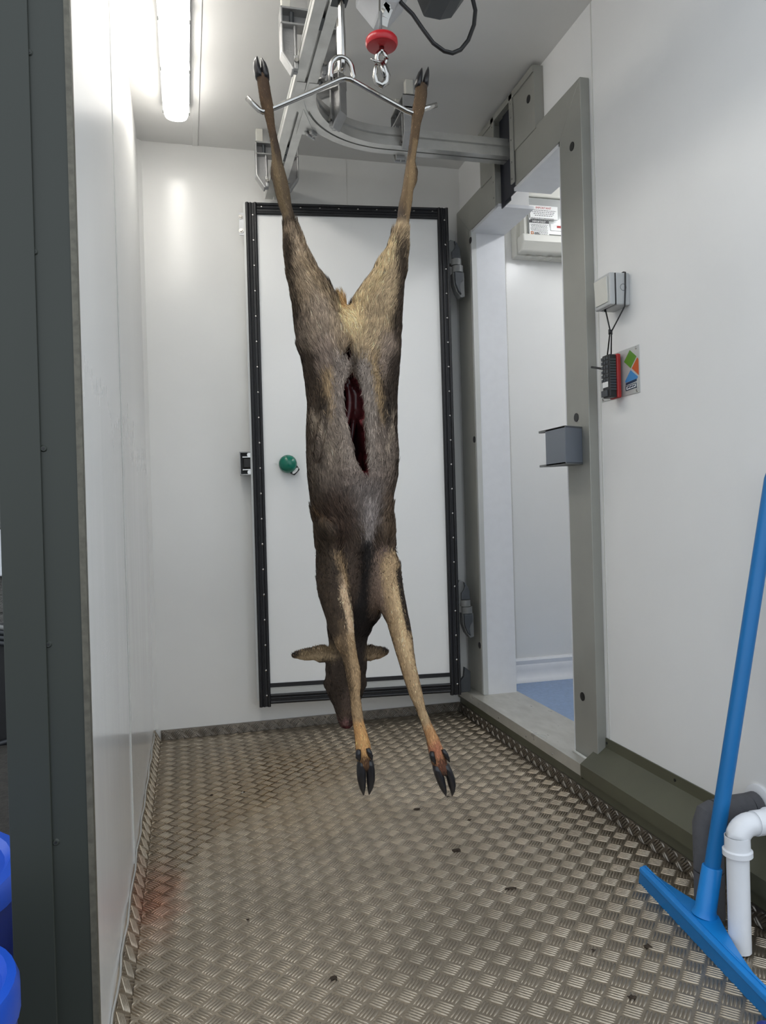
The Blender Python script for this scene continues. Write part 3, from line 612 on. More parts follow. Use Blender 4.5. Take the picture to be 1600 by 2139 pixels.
# light switch
sw = thing('light_switch', (W, 1.90, 1.49), 'grey weatherproof light switch box on the right wall beside the doorway', 'switch')
a = at(1243, 612, 'x', 1.300); c2 = at(1274, 565, 'x', 1.300); c3 = at(1276, 640, 'x', 1.300)
sy0, sy1, sz0, sz1 = c2[1], a[1]+.004, c3[2]+.006, c2[2]-.003
MB().box(1.318, W, sy0, sy1, sz0, sz1).build('back_box', 'switch_grey', sw, bevel=.004)
MB().box(1.3155, 1.3185, sy0+.0015, sy1-.0015, sz0+.0015, sz1-.0015).build('seal', 'black', sw)
MB().box(1.299, 1.3155, sy0, sy1, sz0, sz1).build('front_cover', 'switch_grey', sw, bevel=.004)
b = MB(); b.prism([(1.299, sy0+.010, sz0+.010), (1.299, sy0+.010, sz1-.010), (1.2925, sy0+.010, sz1-.010), (1.2965, sy0+.010, sz0+.010)], (0, sy1-sy0-.020, 0)); b.build('rocker', 'off_white', sw, bevel=.001)
b = MB(); kc = np.array([1.340, sy0, (sz0+sz1)/2+.004]); b.tube([kc+np.array([.009*math.cos(t), -.0002, .009*math.sin(t)]) for t in np.linspace(0, 2*math.pi, 25)], .0008, 6); b.build('knockout_ring', 'mid_grey', sw, True)
# sign plate
sg = thing('maker_plate', (W, 1.93, 1.27), 'small steel plate with green, orange and blue diamonds behind the remote', 'sign')
g0, g1 = at(1257, 838, 'x', W-.002), at(1334, 717, 'x', W-.002); py0, py1 = g1[1], g0[1]; pz0, pz1 = 1.203, 1.333
MB().box(W-.002, W, py0, py1, pz0, pz1).build('plate', 'frame_light', sg)
pw, ph = py1-py0, pz1-pz0
def sgp(pts, m, nm='emblem', off=.0026):  # a: 0 far .. 1 near, b: 0 bottom .. 1 top
    b = MB(); b.prism([(W-off, py1-a*pw, pz0+bb_*ph) for a, bb_ in pts], (.0006, 0, 0)); return b.build(nm, m, sg)
sgp([(.78, .95), (.94, .77), (.79, .56), (.63, .74)], 'sign_green'); sgp([(.96, .74), (.985, .70), (.985, .36), (.82, .55)], 'sign_orange')
sgp([(.79, .52), (.96, .34), (.95, .30), (.65, .28), (.65, .32)], 'sign_blue'); sgp([(.66, .27), (.93, .30), (.93, .25), (.66, .22)], 'sign_navy')
sgp([(.66, .20), (.93, .225), (.93, .13), (.66, .10)], 'label_white'); 
for a0, a1, b0, b1 in ((.66, .93, .20, .185), (.66, .93, .115, .10), (.66, .675, .2, .1), (.915, .93, .2, .1), (.70, .76, .165, .135), (.77, .83, .168, .138), (.84, .89, .17, .142)):
    sgp([(a0, b0), (a1, b0+.02), (a1, b1+.02), (a0, b1)], 'sign_navy', 'badge_print', .0032)
for a in (.04, .93):
    for bb_ in (.05, .95):
        m_ = MB(); disc(m_, (W-.002, py1-a*pw, pz0+bb_*ph), (-1, 0, 0), .0042, .0014, 10, .003); m_.build('screw', 'steel', sg, 'auto')
# remote on a cord
rm = thing('hoist_remote', (1.33, 1.95, 1.27), 'black remote control in red case hanging by black cord from the switch', 'remote')
e0, e1 = at(1257, 745, 'x', 1.315), at(1272, 745, 'x', 1.315); ry1, ry0 = e0[1], e1[1]
rz0, rz1 = at(1264, 832, 'x', 1.315)[2], at(1264, 742, 'x', 1.315)[2]
MB().box(1.315, 1.338, ry0, ry1, rz0, rz1).build('body', 'black', rm, bevel=.003)
MB().box(1.338, 1.352, ry0-.002, ry1+.004, rz0-.002, rz1+.002).build('case', 'case_red', rm, bevel=.004)
n_ = 12
for i in range(n_): MB().box(1.317, 1.336, ry0-.0012, ry0+.001, rz0+.02+i*(rz1-rz0-.03)/n_, rz0+.025+i*(rz1-rz0-.03)/n_).build('rib', 'dark_grey', rm)
for i in range(3):
    for j in range(6): MB().box(1.3135, 1.3155, ry0+.006+i*.013, ry0+.015+i*.013, rz1-.014-j*.0125, rz1-.0055-j*.0125).build('button', 'dark_grey', rm, bevel=.0008)
MB().box(1.3142, 1.3152, ry0+.008, ry0+.036, rz0+.030, rz0+.046).build('sticker', 'label_white', rm)
MB().box(1.3120, 1.3155, ry0+.010, ry0+.042, rz0+.004, rz0+.022).build('battery_cover', 'dark_grey', rm, bevel=.001)
tp = at(1236, 767, 'x', 1.318); b = MB(); b.tube([(1.318, ry1-.01, at(1258, 773, 'x', 1.318)[2]), tp], .0032, 8); b.build('strap_end', 'black', rm, True)
kt = at(1275, 693, 'x', 1.322); tl = at(1263, 640, 'x', 1.318); tr_ = at(1300, 600, 'x', 1.345); ttop = at(1299, 566, 'x', 1.345)
b = MB(); b.tube([(1.325, (ry0+ry1)/2+.006, rz1), kt+np.array([0, .002, 0]), kt, tl, (1.320, sy1-.02, sz0-.002), (1.345, sy1+.002, sz0+.01)], .0020, 8)
b.tube([(1.330, (ry0+ry1)/2-.006, rz1), kt+np.array([.002, -.002, 0]), (1.342, sy0-.002, sz0-.004), (1.345, sy0-.0025, (sz0+sz1)/2), (1.346, sy0-.0025, sz1), (1.346, sy0+.006, sz1+.0025), (1.346, sy0+.05, sz1+.0025)], .0020, 8); b.build('cord', 'black', rm, True)
b = MB()
for k in range(3): b.tube([kt+np.array([.004*math.cos(t), .004*math.sin(t)*.6, .003*math.sin(2*t+k)-.004+.003*k]) for t in np.linspace(0, 2*math.pi, 12)], .0024, 6)
b.build('knot', 'black', rm, True)

# ----------------------------------------------------------------- pipes
fl = at(1588, 1682, 'x', W)
gp = thing('insulated_pipe', (1.23, fl[1], 0), 'grey foam-lagged pipe running from the wall down to the floor behind the squeegee', 'pipe')
b = MB(); b.tube([(W, fl[1], fl[2]), (W-.006, fl[1], fl[2]), (W-.010, fl[1], fl[2])], [.046, .045, .036], 28); b.build('wall_flange', 'white_plastic', gp, 'auto')
gx = 1.225; gz = fl[2]-.002
b = MB(); b.tube([(W-.010, fl[1], fl[2]), (W-.030, fl[1], gz)], .0315, 22); b.build('lagging', 'foam_grey', gp, 'auto')
b = MB(); b.tube([(W-.033, fl[1], gz), (gx+.045, fl[1], gz), (gx+.022, fl[1], gz-.004)], .0315, 22); b.build('lagging', 'foam_grey', gp, 'auto')
b = MB(); b.tube([(gx+.020, fl[1], gz-.002), (gx+.006, fl[1], gz-.006), (gx, fl[1], gz-.022), (gx, fl[1], .102)], [.031, .0315, .0315, .0315], 22); b.build('lagging', 'foam_grey', gp, 'auto')
b = MB(); b.tube([(gx, fl[1], .099), (gx, fl[1], .0)], .0315, 22); b.build('lagging', 'foam_grey', gp, 'auto')
b = MB(); b.tube([(gx, fl[1], .104), (gx, fl[1], .097)], .029, 18); b.tube([(W-.029, fl[1], gz), (W-.034, fl[1], gz)], .029, 18); b.build('tape_gap', 'black', gp, 'auto')
pb = at(1546, 1985, 'z', 0.004); pxx, pyy = pb[0], pb[1]
wp = thing('waste_pipe', (pxx, pyy, 0), 'white plastic waste pipe with elbow standing on the floor by the squeegee', 'pipe')
d_ = lambda py: at(1548, py, 'y', pyy)[2]
zc = d_(1780); ze = d_(1724)
R0 = .0215
b = MB(); b.tube([(pxx, pyy, .004), (pxx, pyy, zc)], R0, 24); b.build('pipe', 'white_plastic', wp, 'auto')
b = MB(); b.tube([(pxx, pyy, zc-.004), (pxx, pyy, zc+.006), (pxx, pyy, zc+.008), (pxx, pyy, zc+.034)], [R0+.007, R0+.007, R0+.003, R0+.0025], 24); b.build('collar', 'white_plastic', wp, 'auto')
pd = np.array([1., -.02, 0]); pd /= np.linalg.norm(pd); re = .03
el = [np.array([pxx, pyy, zc+.034])]+[np.array([pxx, pyy, ze-re+.0])+pd*(re-re*math.cos(a))+np.array([0, 0, re*math.sin(a)]) for a in np.linspace(0, math.pi/2, 8)]
b = MB(); b.tube(el+[el[-1]+pd*.012], R0+.0015, 24); b.build('elbow', 'white_plastic', wp, True)
b = MB(); e_ = el[-1]+pd*.010; b.tube([e_, e_+pd*.003, e_+pd*.03, e_+pd*.032, e_+pd*.037], [R0+.003, R0+.003, R0+.003, R0+.006, R0+.006], 24); b.build('collar', 'white_plastic', wp, 'auto')
b = MB(); b.tube([e_+pd*.03, e_+pd*.095], R0, 24); b.build('pipe', 'white_plastic', wp, 'auto')

# ----------------------------------------------------------------- squeegee
HL = at(1338, 1832, 'z', .012); HR = at(1604, 2112, 'z', .012)
sd = (HR-HL); SLn = np.linalg.norm(sd); sd /= SLn; sn = np.array([-sd[1], sd[0], 0]); 
if sn[0] < 0: sn = -sn                                            # towards the wall
Lh = .56
q_ = thing('floor_squeegee', tuple(HL), 'blue plastic floor squeegee leaning against the right wall', 'squeegee')
def sp_(a, s, z): return HL*np.array([1, 1, 0])+sd*a+sn*s+np.array([0, 0, z])
b = MB(); b.prism([sp_(0, -.006, .0), sp_(0, .0, .0), sp_(0, .004, .030), sp_(0, -.001, .030)], sd*Lh); b.build('blade', 'squeegee_dark', q_, bevel=.001)
b = MB(); b.prism([sp_(0, -.004, .026), sp_(0, .012, .030), sp_(0, .014, .040), sp_(0, -.002, .036)], sd*Lh); b.build('blade_holder', 'squeegee', q_, bevel=.0015)
sc = at(1462, 1905, 'z', .045); sa_ = (sc-HL)@sd
b = MB(); n_ = 25; top_ = []; bot = []
for i in range(n_):
    a = Lh*i/(n_-1); k = abs(a-sa_); wdt = .016+.046*max(0, 1-k/.24)**1.5; hz = .038-.006*min(1, k/.2)
    top_.append((sp_(a, .008, .040), sp_(a, wdt, hz), sp_(a, wdt, hz-.008), sp_(a, .008, .031)))
vs = [p for r in top_ for p in r]; fs = []
for i in range(n_-1):
    for k in range(4): fs.append((4*i+k, 4*i+(k+1) % 4, 4*i+4+(k+1) % 4, 4*i+4+k))
fs += [(0, 1, 2, 3), (4*n_-4, 4*n_-3, 4*n_-2, 4*n_-1)]
b.add(vs, fs); b.build('head_plate', 'squeegee', q_, 'auto')
hb = sp_(sa_, .036, .050)
tpx = at(1600, 1085, 'x', 1.325)
hdir = (tpx-hb); hdir /= np.linalg.norm(hdir)
# extend until the handle rests on the wall
tl_ = (W-.0165-hb[0])/hdir[0]
b = MB(); b.tube([hb-hdir*.012, hb+hdir*.0, hb+hdir*.088, hb+hdir*.090], [.026, .0215, .0200, .0185], 20); b.build('socket', 'squeegee', q_, 'auto')
b = MB(); ht = hb+hdir*min(tl_, 1.45); b.tube([hb+hdir*.06, hb+hdir*.09, ht-hdir*.02, ht], [.0150, .0158, .0158, .012], 20); b.build('handle', 'squeegee_dark', q_, 'auto')

# unidentified dark blue object at the bottom right, shaped as a tub corner
tb = at(1566, 2122, 'z', .10)
b = MB(); b.prism([(tb[0]+.003, tb[1]-.002, .0), (tb[0]+.14, tb[1]-.05, .0), (tb[0]+.10, tb[1]-.17, .0), (tb[0]-.045, tb[1]-.12, .0)], (0, 0, .10))
tub = b.build('blue_object', 'tub_blue', bevel=.012); tag(tub, 'unidentified dark blue object just showing at the bottom right corner', 'object')

# ----------------------------------------------------------------- dirt on the floor
for i, (px, py, s, txt) in enumerate(((936, 1664, .005, 'dirt crumb on the floor under the right fore hoof'), (872, 1690, .008, 'dark twig scrap on the floor between the two fore hooves'), (980, 1712, .004, 'dirt crumb on the floor just right of the twig scrap'), (953, 1777, .011, 'largest dark dirt clump on the tread plate floor'), (1353, 1976, .009, 'dirt clump on the floor left of the squeegee blade'), (697, 2043, .008, 'dirt clump on the near floor below the deer'), (1320, 2083, .008, 'dirt clump on the floor near the bottom right'), (1066, 1856, .008, 'flattened dirt smear on the middle of the floor'), (443, 1660, .006, 'dirt crumb on the floor by the left wall'), (640, 1590, .006, 'dirt crumb on the wet floor under the deer\'s nose'), (607, 1579, .005, 'smaller dirt crumb on the wet floor left of the deer\'s nose'), (517, 1920, .004, 'tiny dirt crumb on the near left floor'), (1240, 1985, .005, 'tiny dirt crumb on the near right floor'))):
    p = at(px, py, 'z', .002); bm = bmesh.new(); bmesh.ops.create_icosphere(bm, subdivisions=2, radius=1)
    fx = 2.2 if 'twig' in txt or 'smear' in txt else 1.3
    for v in bm.verts:
        k = .75*s*(.5+.9*random.random()); v.co = Vector((p[0]+v.co.x*k*fx, p[1]+v.co.y*k, max(.0006, .0015+v.co.z*k*.5)))
    me = bpy.data.meshes.new('dirt_clump'); bm.to_mesh(me); bm.free(); o = link('dirt_clump', me, 'dirt'); tag(o, txt, 'dirt', 'bits of dirt on the floor')

pud = []
for px, py in ((343, 1560), (420, 1556), (540, 1548), (650, 1544), (740, 1552), (790, 1575), (760, 1612), (700, 1640), (640, 1668), (560, 1690), (500, 1730), (430, 1770), (380, 1830), (330, 1900), (296, 1930), (312, 1760), (328, 1640)): pud.append(at(px, py, 'z', .0015)[:2])
pud = np.array(pud); 
for _ in range(3):
    nx = np.roll(pud, -1, 0); pud = np.stack([pud*.75+nx*.25, pud*.25+nx*.75], 1).reshape(-1, 2)
pc = pud.mean(0)*.6+np.array([.25, 2.5])*.4; K = (0.02, .35, .6, .75, .86, .94, 1.0); n_ = len(pud)
pv_ = [(min(max(pc[0]+(q[0]-pc[0])*k, .03), 1.2), min(pc[1]+(q[1]-pc[1])*k, 3.162), .0010) for k in K for q in pud]
pf_ = [(i*n_+j, i*n_+(j+1) % n_, (i+1)*n_+(j+1) % n_, (i+1)*n_+j) for i in range(len(K)-1) for j in range(n_)]+[tuple(range(n_))]
me = bpy.data.meshes.new('water_puddle'); me.from_pydata(pv_, [], pf_); at2 = me.attributes.new('depth', 'FLOAT', 'POINT')
wallside = np.array([1.0 if (q[0] < .06 or q[1] > 3.0) else 0. for q in pud])
at2.data.foreach_set('value', np.concatenate([np.maximum(wallside, 1-max(0, (k-.45)/.55)) for k in K]).astype(np.float32))
pd_ = link('water_puddle', me, 'water', smooth=True); tag(pd_, 'shallow brownish puddle on the floor along the left and back walls', 'puddle')
# ================================================================= outside, left of the jamb
struct('ground', MB().box(-6, 6, -6, 9, -.14, -.05), 'ground', 'dark wet yard ground outside')
bw = thing('wall_yard', (-1.2, 4.4, -.05), 'grey roughcast block wall of the yard beyond the jamb', None, kind='structure')
MB().box(-3.2, -.13, 4.46, 4.6, -.05, 3.2).build('wall_core', 'block', bw)
for r in range(14):
    for c_ in range(7):
        x0 = -3.2+c_*.45-(.22 if r % 2 else 0); MB().box(max(x0+.005, -3.2), min(x0+.440, -.13), 4.45, 4.47, -.05+r*.225+.005, -.05+r*.225+.215).build('block', 'block', bw, bevel=.004)
wbx = at(-14, 1150, 'y', 4.40); wz0, wz1 = at(4, 1204, 'y', 4.4)[2], at(4, 1106, 'y', 4.4)[2]; xr = at(11, 1150, 'y', 4.4)[0]
ob = thing('meter_box', (xr-.15, 4.43, (wz0+wz1)/2), 'white wall box on the yard block wall at the left edge', 'box')
MB().box(xr-.32, xr, 4.40, 4.45, wz0, wz1).build('box_body', 'white_plastic', ob, bevel=.008)
MB().box(xr-.29, xr-.05, 4.392, 4.402, wz0+.05, wz1-.05).build('box_door', 'switch_grey', ob, bevel=.004)
def barrel(px, py, zt, r, label):
    e = at(px, py, 'z', zt); t = thing('plastic_barrel', (e[0]-r, e[1], -.05), label, 'barrel', 'blue plastic barrels in the yard')
    c = np.array([e[0]-r, e[1], 0])
    z = np.array([0, 0, 1.]); b = MB(); b.tube([c+z*h for h in (-.05, 0, .1*zt, .5*zt, .85*zt, .93*zt)], [r*.86, r*.92, r*.98, r*1.0, r*.97, r*.9], 36); b.build('barrel_body', 'tub_blue', t, 'auto')
    b = MB(); b.lathe(c, [(r*.92, zt-.045), (r, zt-.04), (r, zt-.012), (r*.97, zt-.002), (r*.90, zt), (r*.86, zt-.012), (r*.3, zt-.010)], 40); b.build('barrel_lid', 'lid_blue', t, 'auto')
    return t
barrel(48, 1800, .30, .24, 'blue plastic barrel with lid farther back beside the green jamb')
barrel(37, 2048, .40, .13, 'lower blue plastic tub with lid nearest the foot of the green jamb')
hz = at(-8, 1440, 'y', 3.6); b = MB()
hc = thing('hose_reel', (hz[0], 3.6, hz[2]-.3), 'black hose reel behind the blue barrels in the yard', 'hose reel')
b.tube([hz+np.array([0, -.05, 0]), hz+np.array([0, .12, 0])], .27, 36); b.build('reel_drum', 'black', hc, 'auto')
for k in range(4):
    b = MB(); b.tube([hz+np.array([(.275-.02*k)*math.cos(t), -.05-.012*k, (.275-.02*k)*math.sin(t)]) for t in np.linspace(0, 2*math.pi, 40)], .011, 8); b.build('hose_coil', 'hose_light' if k == 0 else 'hose', hc, True)
b = MB(); b.tube([hz+np.array([0, .04, 0]), (hz[0]-.22, 3.6, -.05)], .014, 8); b.tube([hz+np.array([0, .04, 0]), (hz[0]+.22, 3.6, -.05)], .014, 8); b.build('reel_stand', 'hose_light', hc, True)

#DEER
# ================================================================= the deer
YD = DYP
deer = thing('deer', (RX, YD, 1.85), 'grey-brown deer carcass hung upside down by its hind legs, belly cut open', 'deer')
def sec(rows):
    """rows: (py, left px, right px, y, depth radius) -> sorted arrays z, cx, cy, rx, ry"""
    out = []
    for py, xl, xr, y, ry in rows:
        a, b_ = at(xl, py, 'y', y), at(xr, py, 'y', y); out.append(((a[2]+b_[2])/2, (a[0]+b_[0])/2, y, (b_[0]-a[0])/2, ry))
    for e, s in ((0, 1), (-1, -1)):
        z, cx, cy, rx, ry = out[e]; dz = np.sign(out[e][0]-out[e+s][0]); m = min(rx, ry)
        new = [(z+dz*.45*m, cx, cy, rx*.72, ry*.72), (z+dz*.7*m, cx, cy, rx*.08, ry*.08)]
        out = (new[::-1]+out) if e == 0 else (out+new)
    a = np.array(sorted(out)); return a
def ip(py, tab): return float(np.interp(py, [t[0] for t in tab], [t[1] for t in tab]))
def rows(pts, ytab, rtab): return [(py, xl, xr, ip(py, ytab), ip(py, rtab)) for py, xl, xr in pts]
yh = [(0, YD), (2139, YD)]
legrad = [(150, .012), (200, .0135), (230, .013), (260, .0105), (310, .0105), (340, .015), (370, .021), (400, .022), (430, .021), (470, .028), (500, .036), (550, .050), (600, .066), (650, .080), (700, .088), (760, .080), (830, .045)]
hindL = rows([(160,535,560),(175,537.5,563),(200,541,567),(220,544.5,571),(235,551,572),(260,557,574),(290,563.5,580),(320,567,587),(340,567.5,590),(360,568,596),(380,570,601),(400,574.5,605),(430,582,609),(450,590,614),(475,593,619),(500,594,629),(525,595,638),(550,598,651),(575,601,665),(600,607,685),(625,611,697),(640,614,706),(670,617,716),(700,621,722),(725,626,724),(750,637,724),(790,645,715),(830,655,700)], yh, legrad)
hindR = rows([(180,868,892),(200,866,891.6),(230,861,887),(260,859,878.5),(290,856,874.5),(320,852,869),(340,849,867),(360,846,871),(380,843,870),(400,840,862),(425,834,860),(450,831,855),(475,826,852),(500,820,850.5),(525,810,850),(550,792,847),(575,779,844.6),(600,760,839),(625,743,837),(640,733,836),(670,729,834),(700,727,832.6),(725,727,829),(750,728,826),(790,740,822),(830,755,812)], yh, legrad)
torso = rows([(658,705,745),(680,668,792),(700,642,815),(725,632,826),(750,638,826),(800,642.5,825.5),(850,644,825.5),(900,642,825.5),(950,642.5,828),(1000,646,824.5),(1040,651,816),(1070,656,813),(1100,662,815),(1140,664,815),(1180,665,813),(1220,672,806),(1260,682,795),(1290,690,784),(1312,700,770)], yh,
  [(658, .045), (680, .07), (700, .085), (750, .095), (850, .098), (900, .10), (950, .11), (1000, .12), (1070, .12), (1140, .11), (1200, .10), (1260, .08), (1312, .05)])
neck = rows([(1230,690,792),(1290,686,788),(1312,686,770),(1345,688,764.5),(1380,686,762),(1400,685,761)], [(0, YD+.01), (2139, YD+.01)], [(1230, .075), (1300, .06), (1350, .05), (1400, .045)])
head = rows([(1362,690,758),(1380,683,762.5),(1400,682.5,762),(1425,679,763),(1440,682,760),(1455,688,755),(1475,698,748),(1495,704,742),(1508,708,738),(1514,712,734)], [(0, YD+.005), (2139, YD+.005)], [(1362, .045), (1400, .05), (1440, .046), (1475, .036), (1500, .028), (1514, .022)])
yf = [(1090, YD-.055), (1200, YD-.075), (1290, YD-.095), (1350, YD-.11), (1450, YD-.12), (1620, YD-.13)]
frad = [(1090, .035), (1140, .05), (1200, .052), (1260, .042), (1300, .033), (1340, .027), (1370, .022), (1410, .022), (1440, .019), (1470, .0145), (1510, .0135), (1560, .0165), (1580, .0165), (1612, .012)]
foreL = rows([(1100,666,698),(1140,664,712),(1180,662,720),(1210,661.5,727),(1240,665,733),(1260,671,736),(1290,681,738),(1320,689,739),(1340,697,741),(1370,714,745.5),(1400,722,752),(1430,727,753),(1450,731,751),(1480,733,755.6),(1510,737,760),(1530,740,766),(1550,742,772),(1565,743,774),(1580,745,773),(1600,748,776)], yf, frad)
foreR = rows([(1090,782,808),(1130,775,815),(1160,771,825),(1180,771,834),(1210,775,837),(1240,782,842),(1270,793,848),(1285,801,851),(1300,809,854.4),(1330,818,860),(1360,826.6,863.6),(1390,836,868),(1420,845,875),(1450,855,882),(1480,869,888),(1510,880,900),(1540,890,915),(1560,894,923),(1575,897,930),(1590,901,932),(1612,910,938)], yf, frad)
YS = YD-.095
slit = [(783,733.5,737.5),(795,722,744),(817,720,754),(839,719.5,757),(855,720,759),(879,725,758.5),(903,731,759),(918,734,758.5),(950,738.6,763),(966,742.5,763),(982,750,765),(997,758,763)]
slit = [(py, a-1.2, b_+1.2, YS+.008, .085 if 800 < py < 990 else .035) for py, a, b_ in slit]
vent = [(707,721.5,726),(718,714,728),(730,713,733),(744,716,732),(752,726,731)]; vent = [(py, a, b_, YS+.012, .035) for py, a, b_ in vent]

h_ = .004; G0 = np.array([.285, YD-.19, .215]); GN = (np.array([.80, YD+.14, 1.945])-G0)/h_; GN = GN.astype(int)+1
FLD = np.full(GN, .1, np.float32)
gx, gy, gz = [G0[i]+h_*np.arange(GN[i]) for i in range(3)]
def field(a):
    z = a[:, 0]; k0 = max(0, int((z[0]-G0[2])/h_)); k1 = min(GN[2], int((z[-1]-G0[2])/h_)+2)
    zs = gz[k0:k1]; cx, cy, rx, ry = [np.interp(zs, z, a[:, i]) for i in (1, 2, 3, 4)]
    m = .03; i0 = max(0, int(((cx-rx).min()-m-G0[0])/h_)); i1 = min(GN[0], int(((cx+rx).max()+m-G0[0])/h_)+2)
    j0 = max(0, int(((cy-ry).min()-m-G0[1])/h_)); j1 = min(GN[1], int(((cy+ry).max()+m-G0[1])/h_)+2)
    u = (gx[i0:i1, None]-cx[None])[:, None, :]; v = (gy[j0:j1, None]-cy[None])[None]
    rx = np.maximum(rx, .0005); ry = np.maximum(ry, .0005)
    q0 = np.sqrt((u/rx)**2+(v/ry)**2)+1e-6; q1 = np.sqrt((u/rx**2)**2+(v/ry**2)**2)+1e-6
    return (slice(i0, i1), slice(j0, j1), slice(k0, k1)), (q0*(q0-1)/q1).astype(np.float32)
def union(d, sl, k):
    f = FLD[sl]; hh = np.clip(.5+.5*(f-d)/k, 0, 1); FLD[sl] = f*(1-hh)+d*hh-k*hh*(1-hh)
def cut(d, sl, k):
    f = FLD[sl]; d = -d; hh = np.clip(.5-.5*(f-d)/k, 0, 1); FLD[sl] = f*(1-hh)+d*hh+k*hh*(1-hh)
for part, k in ((torso, .01), (hindL, .022), (hindR, .022), (neck, .02), (head, .014), (foreL, .02), (foreR, .026)):
    sl, d = field(sec(part)); union(d, sl, k)
def ellipsoid(c, r, ang=0., tilt=0.):
    X, Y, Z = np.meshgrid(gx, gy, gz, indexing='ij', sparse=True)
    i = [slice(max(0, int((c[q]-.09-G0[q])/h_)), int((c[q]+.09-G0[q])/h_)) for q in range(3)]
    x = gx[i[0]][:, None, None]-c[0]; y = gy[i[1]][None, :, None]-c[1]; z = gz[i[2]][None, None, :]-c[2]
    ca, sa = math.cos(ang), math.sin(ang); u = x*ca+z*sa; w_ = -x*sa+z*ca
    y = y+tilt*w_
    q0 = np.sqrt((u/r[0])**2+(y/r[1])**2+(w_/r[2])**2)+1e-6; q1 = np.sqrt((u/r[0]**2)**2+(y/r[1]**2)**2+(w_/r[2]**2)**2)+1e-6
    return tuple(i), (q0*(q0-1)/q1).astype(np.float32)
def blob(px, py, y, rpx, rpz, ry, ang=0., k=.01, tilt=0., sub=False):
    c = at(px, py, 'y', y); s = 1.13e-3
    sl, d = ellipsoid(c, (rpx*s, ry, rpz*s), ang, tilt); (cut if sub else union)(d, sl, k)
# ears, brow, jaw, hock points, elbows, shoulder blades
blob(672, 1366, YD+.008, 18, 19, .012, 0, .006, .2); blob(773, 1364, YD+.008, 13, 18, .012, 0, .006, .2)
blob(655, 1365, YD+.012, 34, 14.5, .0085, .12, .006, .35); blob(630, 1366, YD+.012, 23, 9.5, .006, .10, .006, .3)
blob(783, 1364, YD+.012, 24, 15, .0085, -.12, .006, .35); blob(798, 1361, YD+.012, 16, 9, .006, -.16, .006, .3)
blob(686, 1430, YD-.005, 8.5, 11, .012, 0, .008); blob(757, 1428, YD-.005, 7, 11, .012, 0, .008)
blob(720, 1470, YD-.022, 15, 40, .014, 0, .014); blob(700, 1412, YD-.03, 9, 30, .012, .1, .012); blob(742, 1412, YD-.03, 9, 30, .012, -.1, .012)
blob(572, 362, YD+.012, 6, 16, .016, 0, .008); blob(864, 364, YD+.012, 6, 14, .016, 0, .008)
blob(690, 1115, YD-.10, 20, 26, .03, .3, .02); blob(800, 1120, YD-.095, 14, 26, .03, -.3, .02)
# flank folds and groove lines
blob(672, 905, YD-.074, 7, 62, .018, -.22, .016); blob(814, 905, YD-.074, 7, 62, .018, .18, .016)
blob(682, 862, YD-.105, 7, 36, .022, -.12, .012, 0, True); blob(803, 862, YD-.105, 7, 36, .022, .12, .012, 0, True)
blob(757, 1240, YD-.115, 7, 75, .030, 0, .016, 0, True)
blob(722, 690, YD-.105, 4.5, 40, .02, .06, .012, 0, True)
blob(684, 752, YD-.110, 9, 30, .016, 0, .014, 0, True); blob(808, 750, YD-.110, 9, 30, .016, 0, .014, 0, True)
blob(717, 640, YD-.01, 8, 26, .012, .38, .008); blob(713, 626, YD-.01, 4, 15, .006, .30, .006)
FS = FLD.copy()                                                      # uncut hide, to tell hide from flesh
sl, d = field(sec(slit)); cut(d, sl, .006)
sl, d = field(sec(vent)); cut(d, sl, .005)
# lumps of tissue left in the opening
for px, py, dep, r, l, an in ((729, 830, .046, 7, 40, .1), (741, 822, .05, 7, 34, -.1), (748, 845, .046, 6, 26, -.1), (727, 862, .045, 7, 40, -.15), (737, 890, .055, 6, 50, -.15), (756, 884, .010, 4.5, 9, .4), (758, 991, .012, 5, 10, .3), (752, 955, .055, 6, 34, -.2), (717, 724, .010, 5, 14, .1), (722, 715, .008, 4, 10, 0)):
    blob(px, py, YS+dep, r, l, .010, an, .008)

def surface(f):
    ins = f < 0; n = np.array(f.shape)-1
    cnt = np.zeros(n, np.int8)
    offs = [(i, j, k) for i in (0, 1) for j in (0, 1) for k in (0, 1)]
    for i, j, k in offs: cnt += ins[i:i+n[0], j:j+n[1], k:k+n[2]]
    cell = np.argwhere((cnt > 0) & (cnt < 8)); N = len(cell)
    val = np.stack([f[cell[:, 0]+i, cell[:, 1]+j, cell[:, 2]+k] for i, j, k in offs], 1)
    pos = np.zeros((N, 3)); num = np.zeros(N); o_ = np.array(offs, float)
    for a in range(8):
        for c in range(a+1, 8):
            if np.abs(o_[a]-o_[c]).sum() != 1: continue
            x = (val[:, a] < 0) != (val[:, c] < 0); t = val[x, a]/(val[x, a]-val[x, c])
            pos[x] += o_[a]+t[:, None]*(o_[c]-o_[a]); num[x] += 1
    V = G0+h_*(cell+pos/num[:, None]); idx = np.full(n, -1, np.int32); idx[tuple(cell.T)] = np.arange(N); Q = []
    for ax in range(3):
        s0 = [slice(None)]*3; s1 = [slice(None)]*3; s0[ax] = slice(0, -1); s1[ax] = slice(1, None)
        e = np.argwhere(ins[tuple(s0)] != ins[tuple(s1)]); b_, c_ = (ax+1) % 3, (ax+2) % 3
        ok = (e[:, b_] > 0) & (e[:, c_] > 0) & (e[:, b_] < n[b_]) & (e[:, c_] < n[c_]); e = e[ok]
        def g_(db, dc):
            q = e.copy(); q[:, b_] -= db; q[:, c_] -= dc; return idx[tuple(q.T)]
        quad = np.stack([g_(1, 1), g_(0, 1), g_(0, 0), g_(1, 0)], 1)
        fl_ = ~ins[tuple(e.T)]; quad[fl_] = quad[fl_][:, ::-1]; Q.append(quad[(quad >= 0).all(1)])
    return V, np.concatenate(Q)
DV, DQ = surface(FLD)
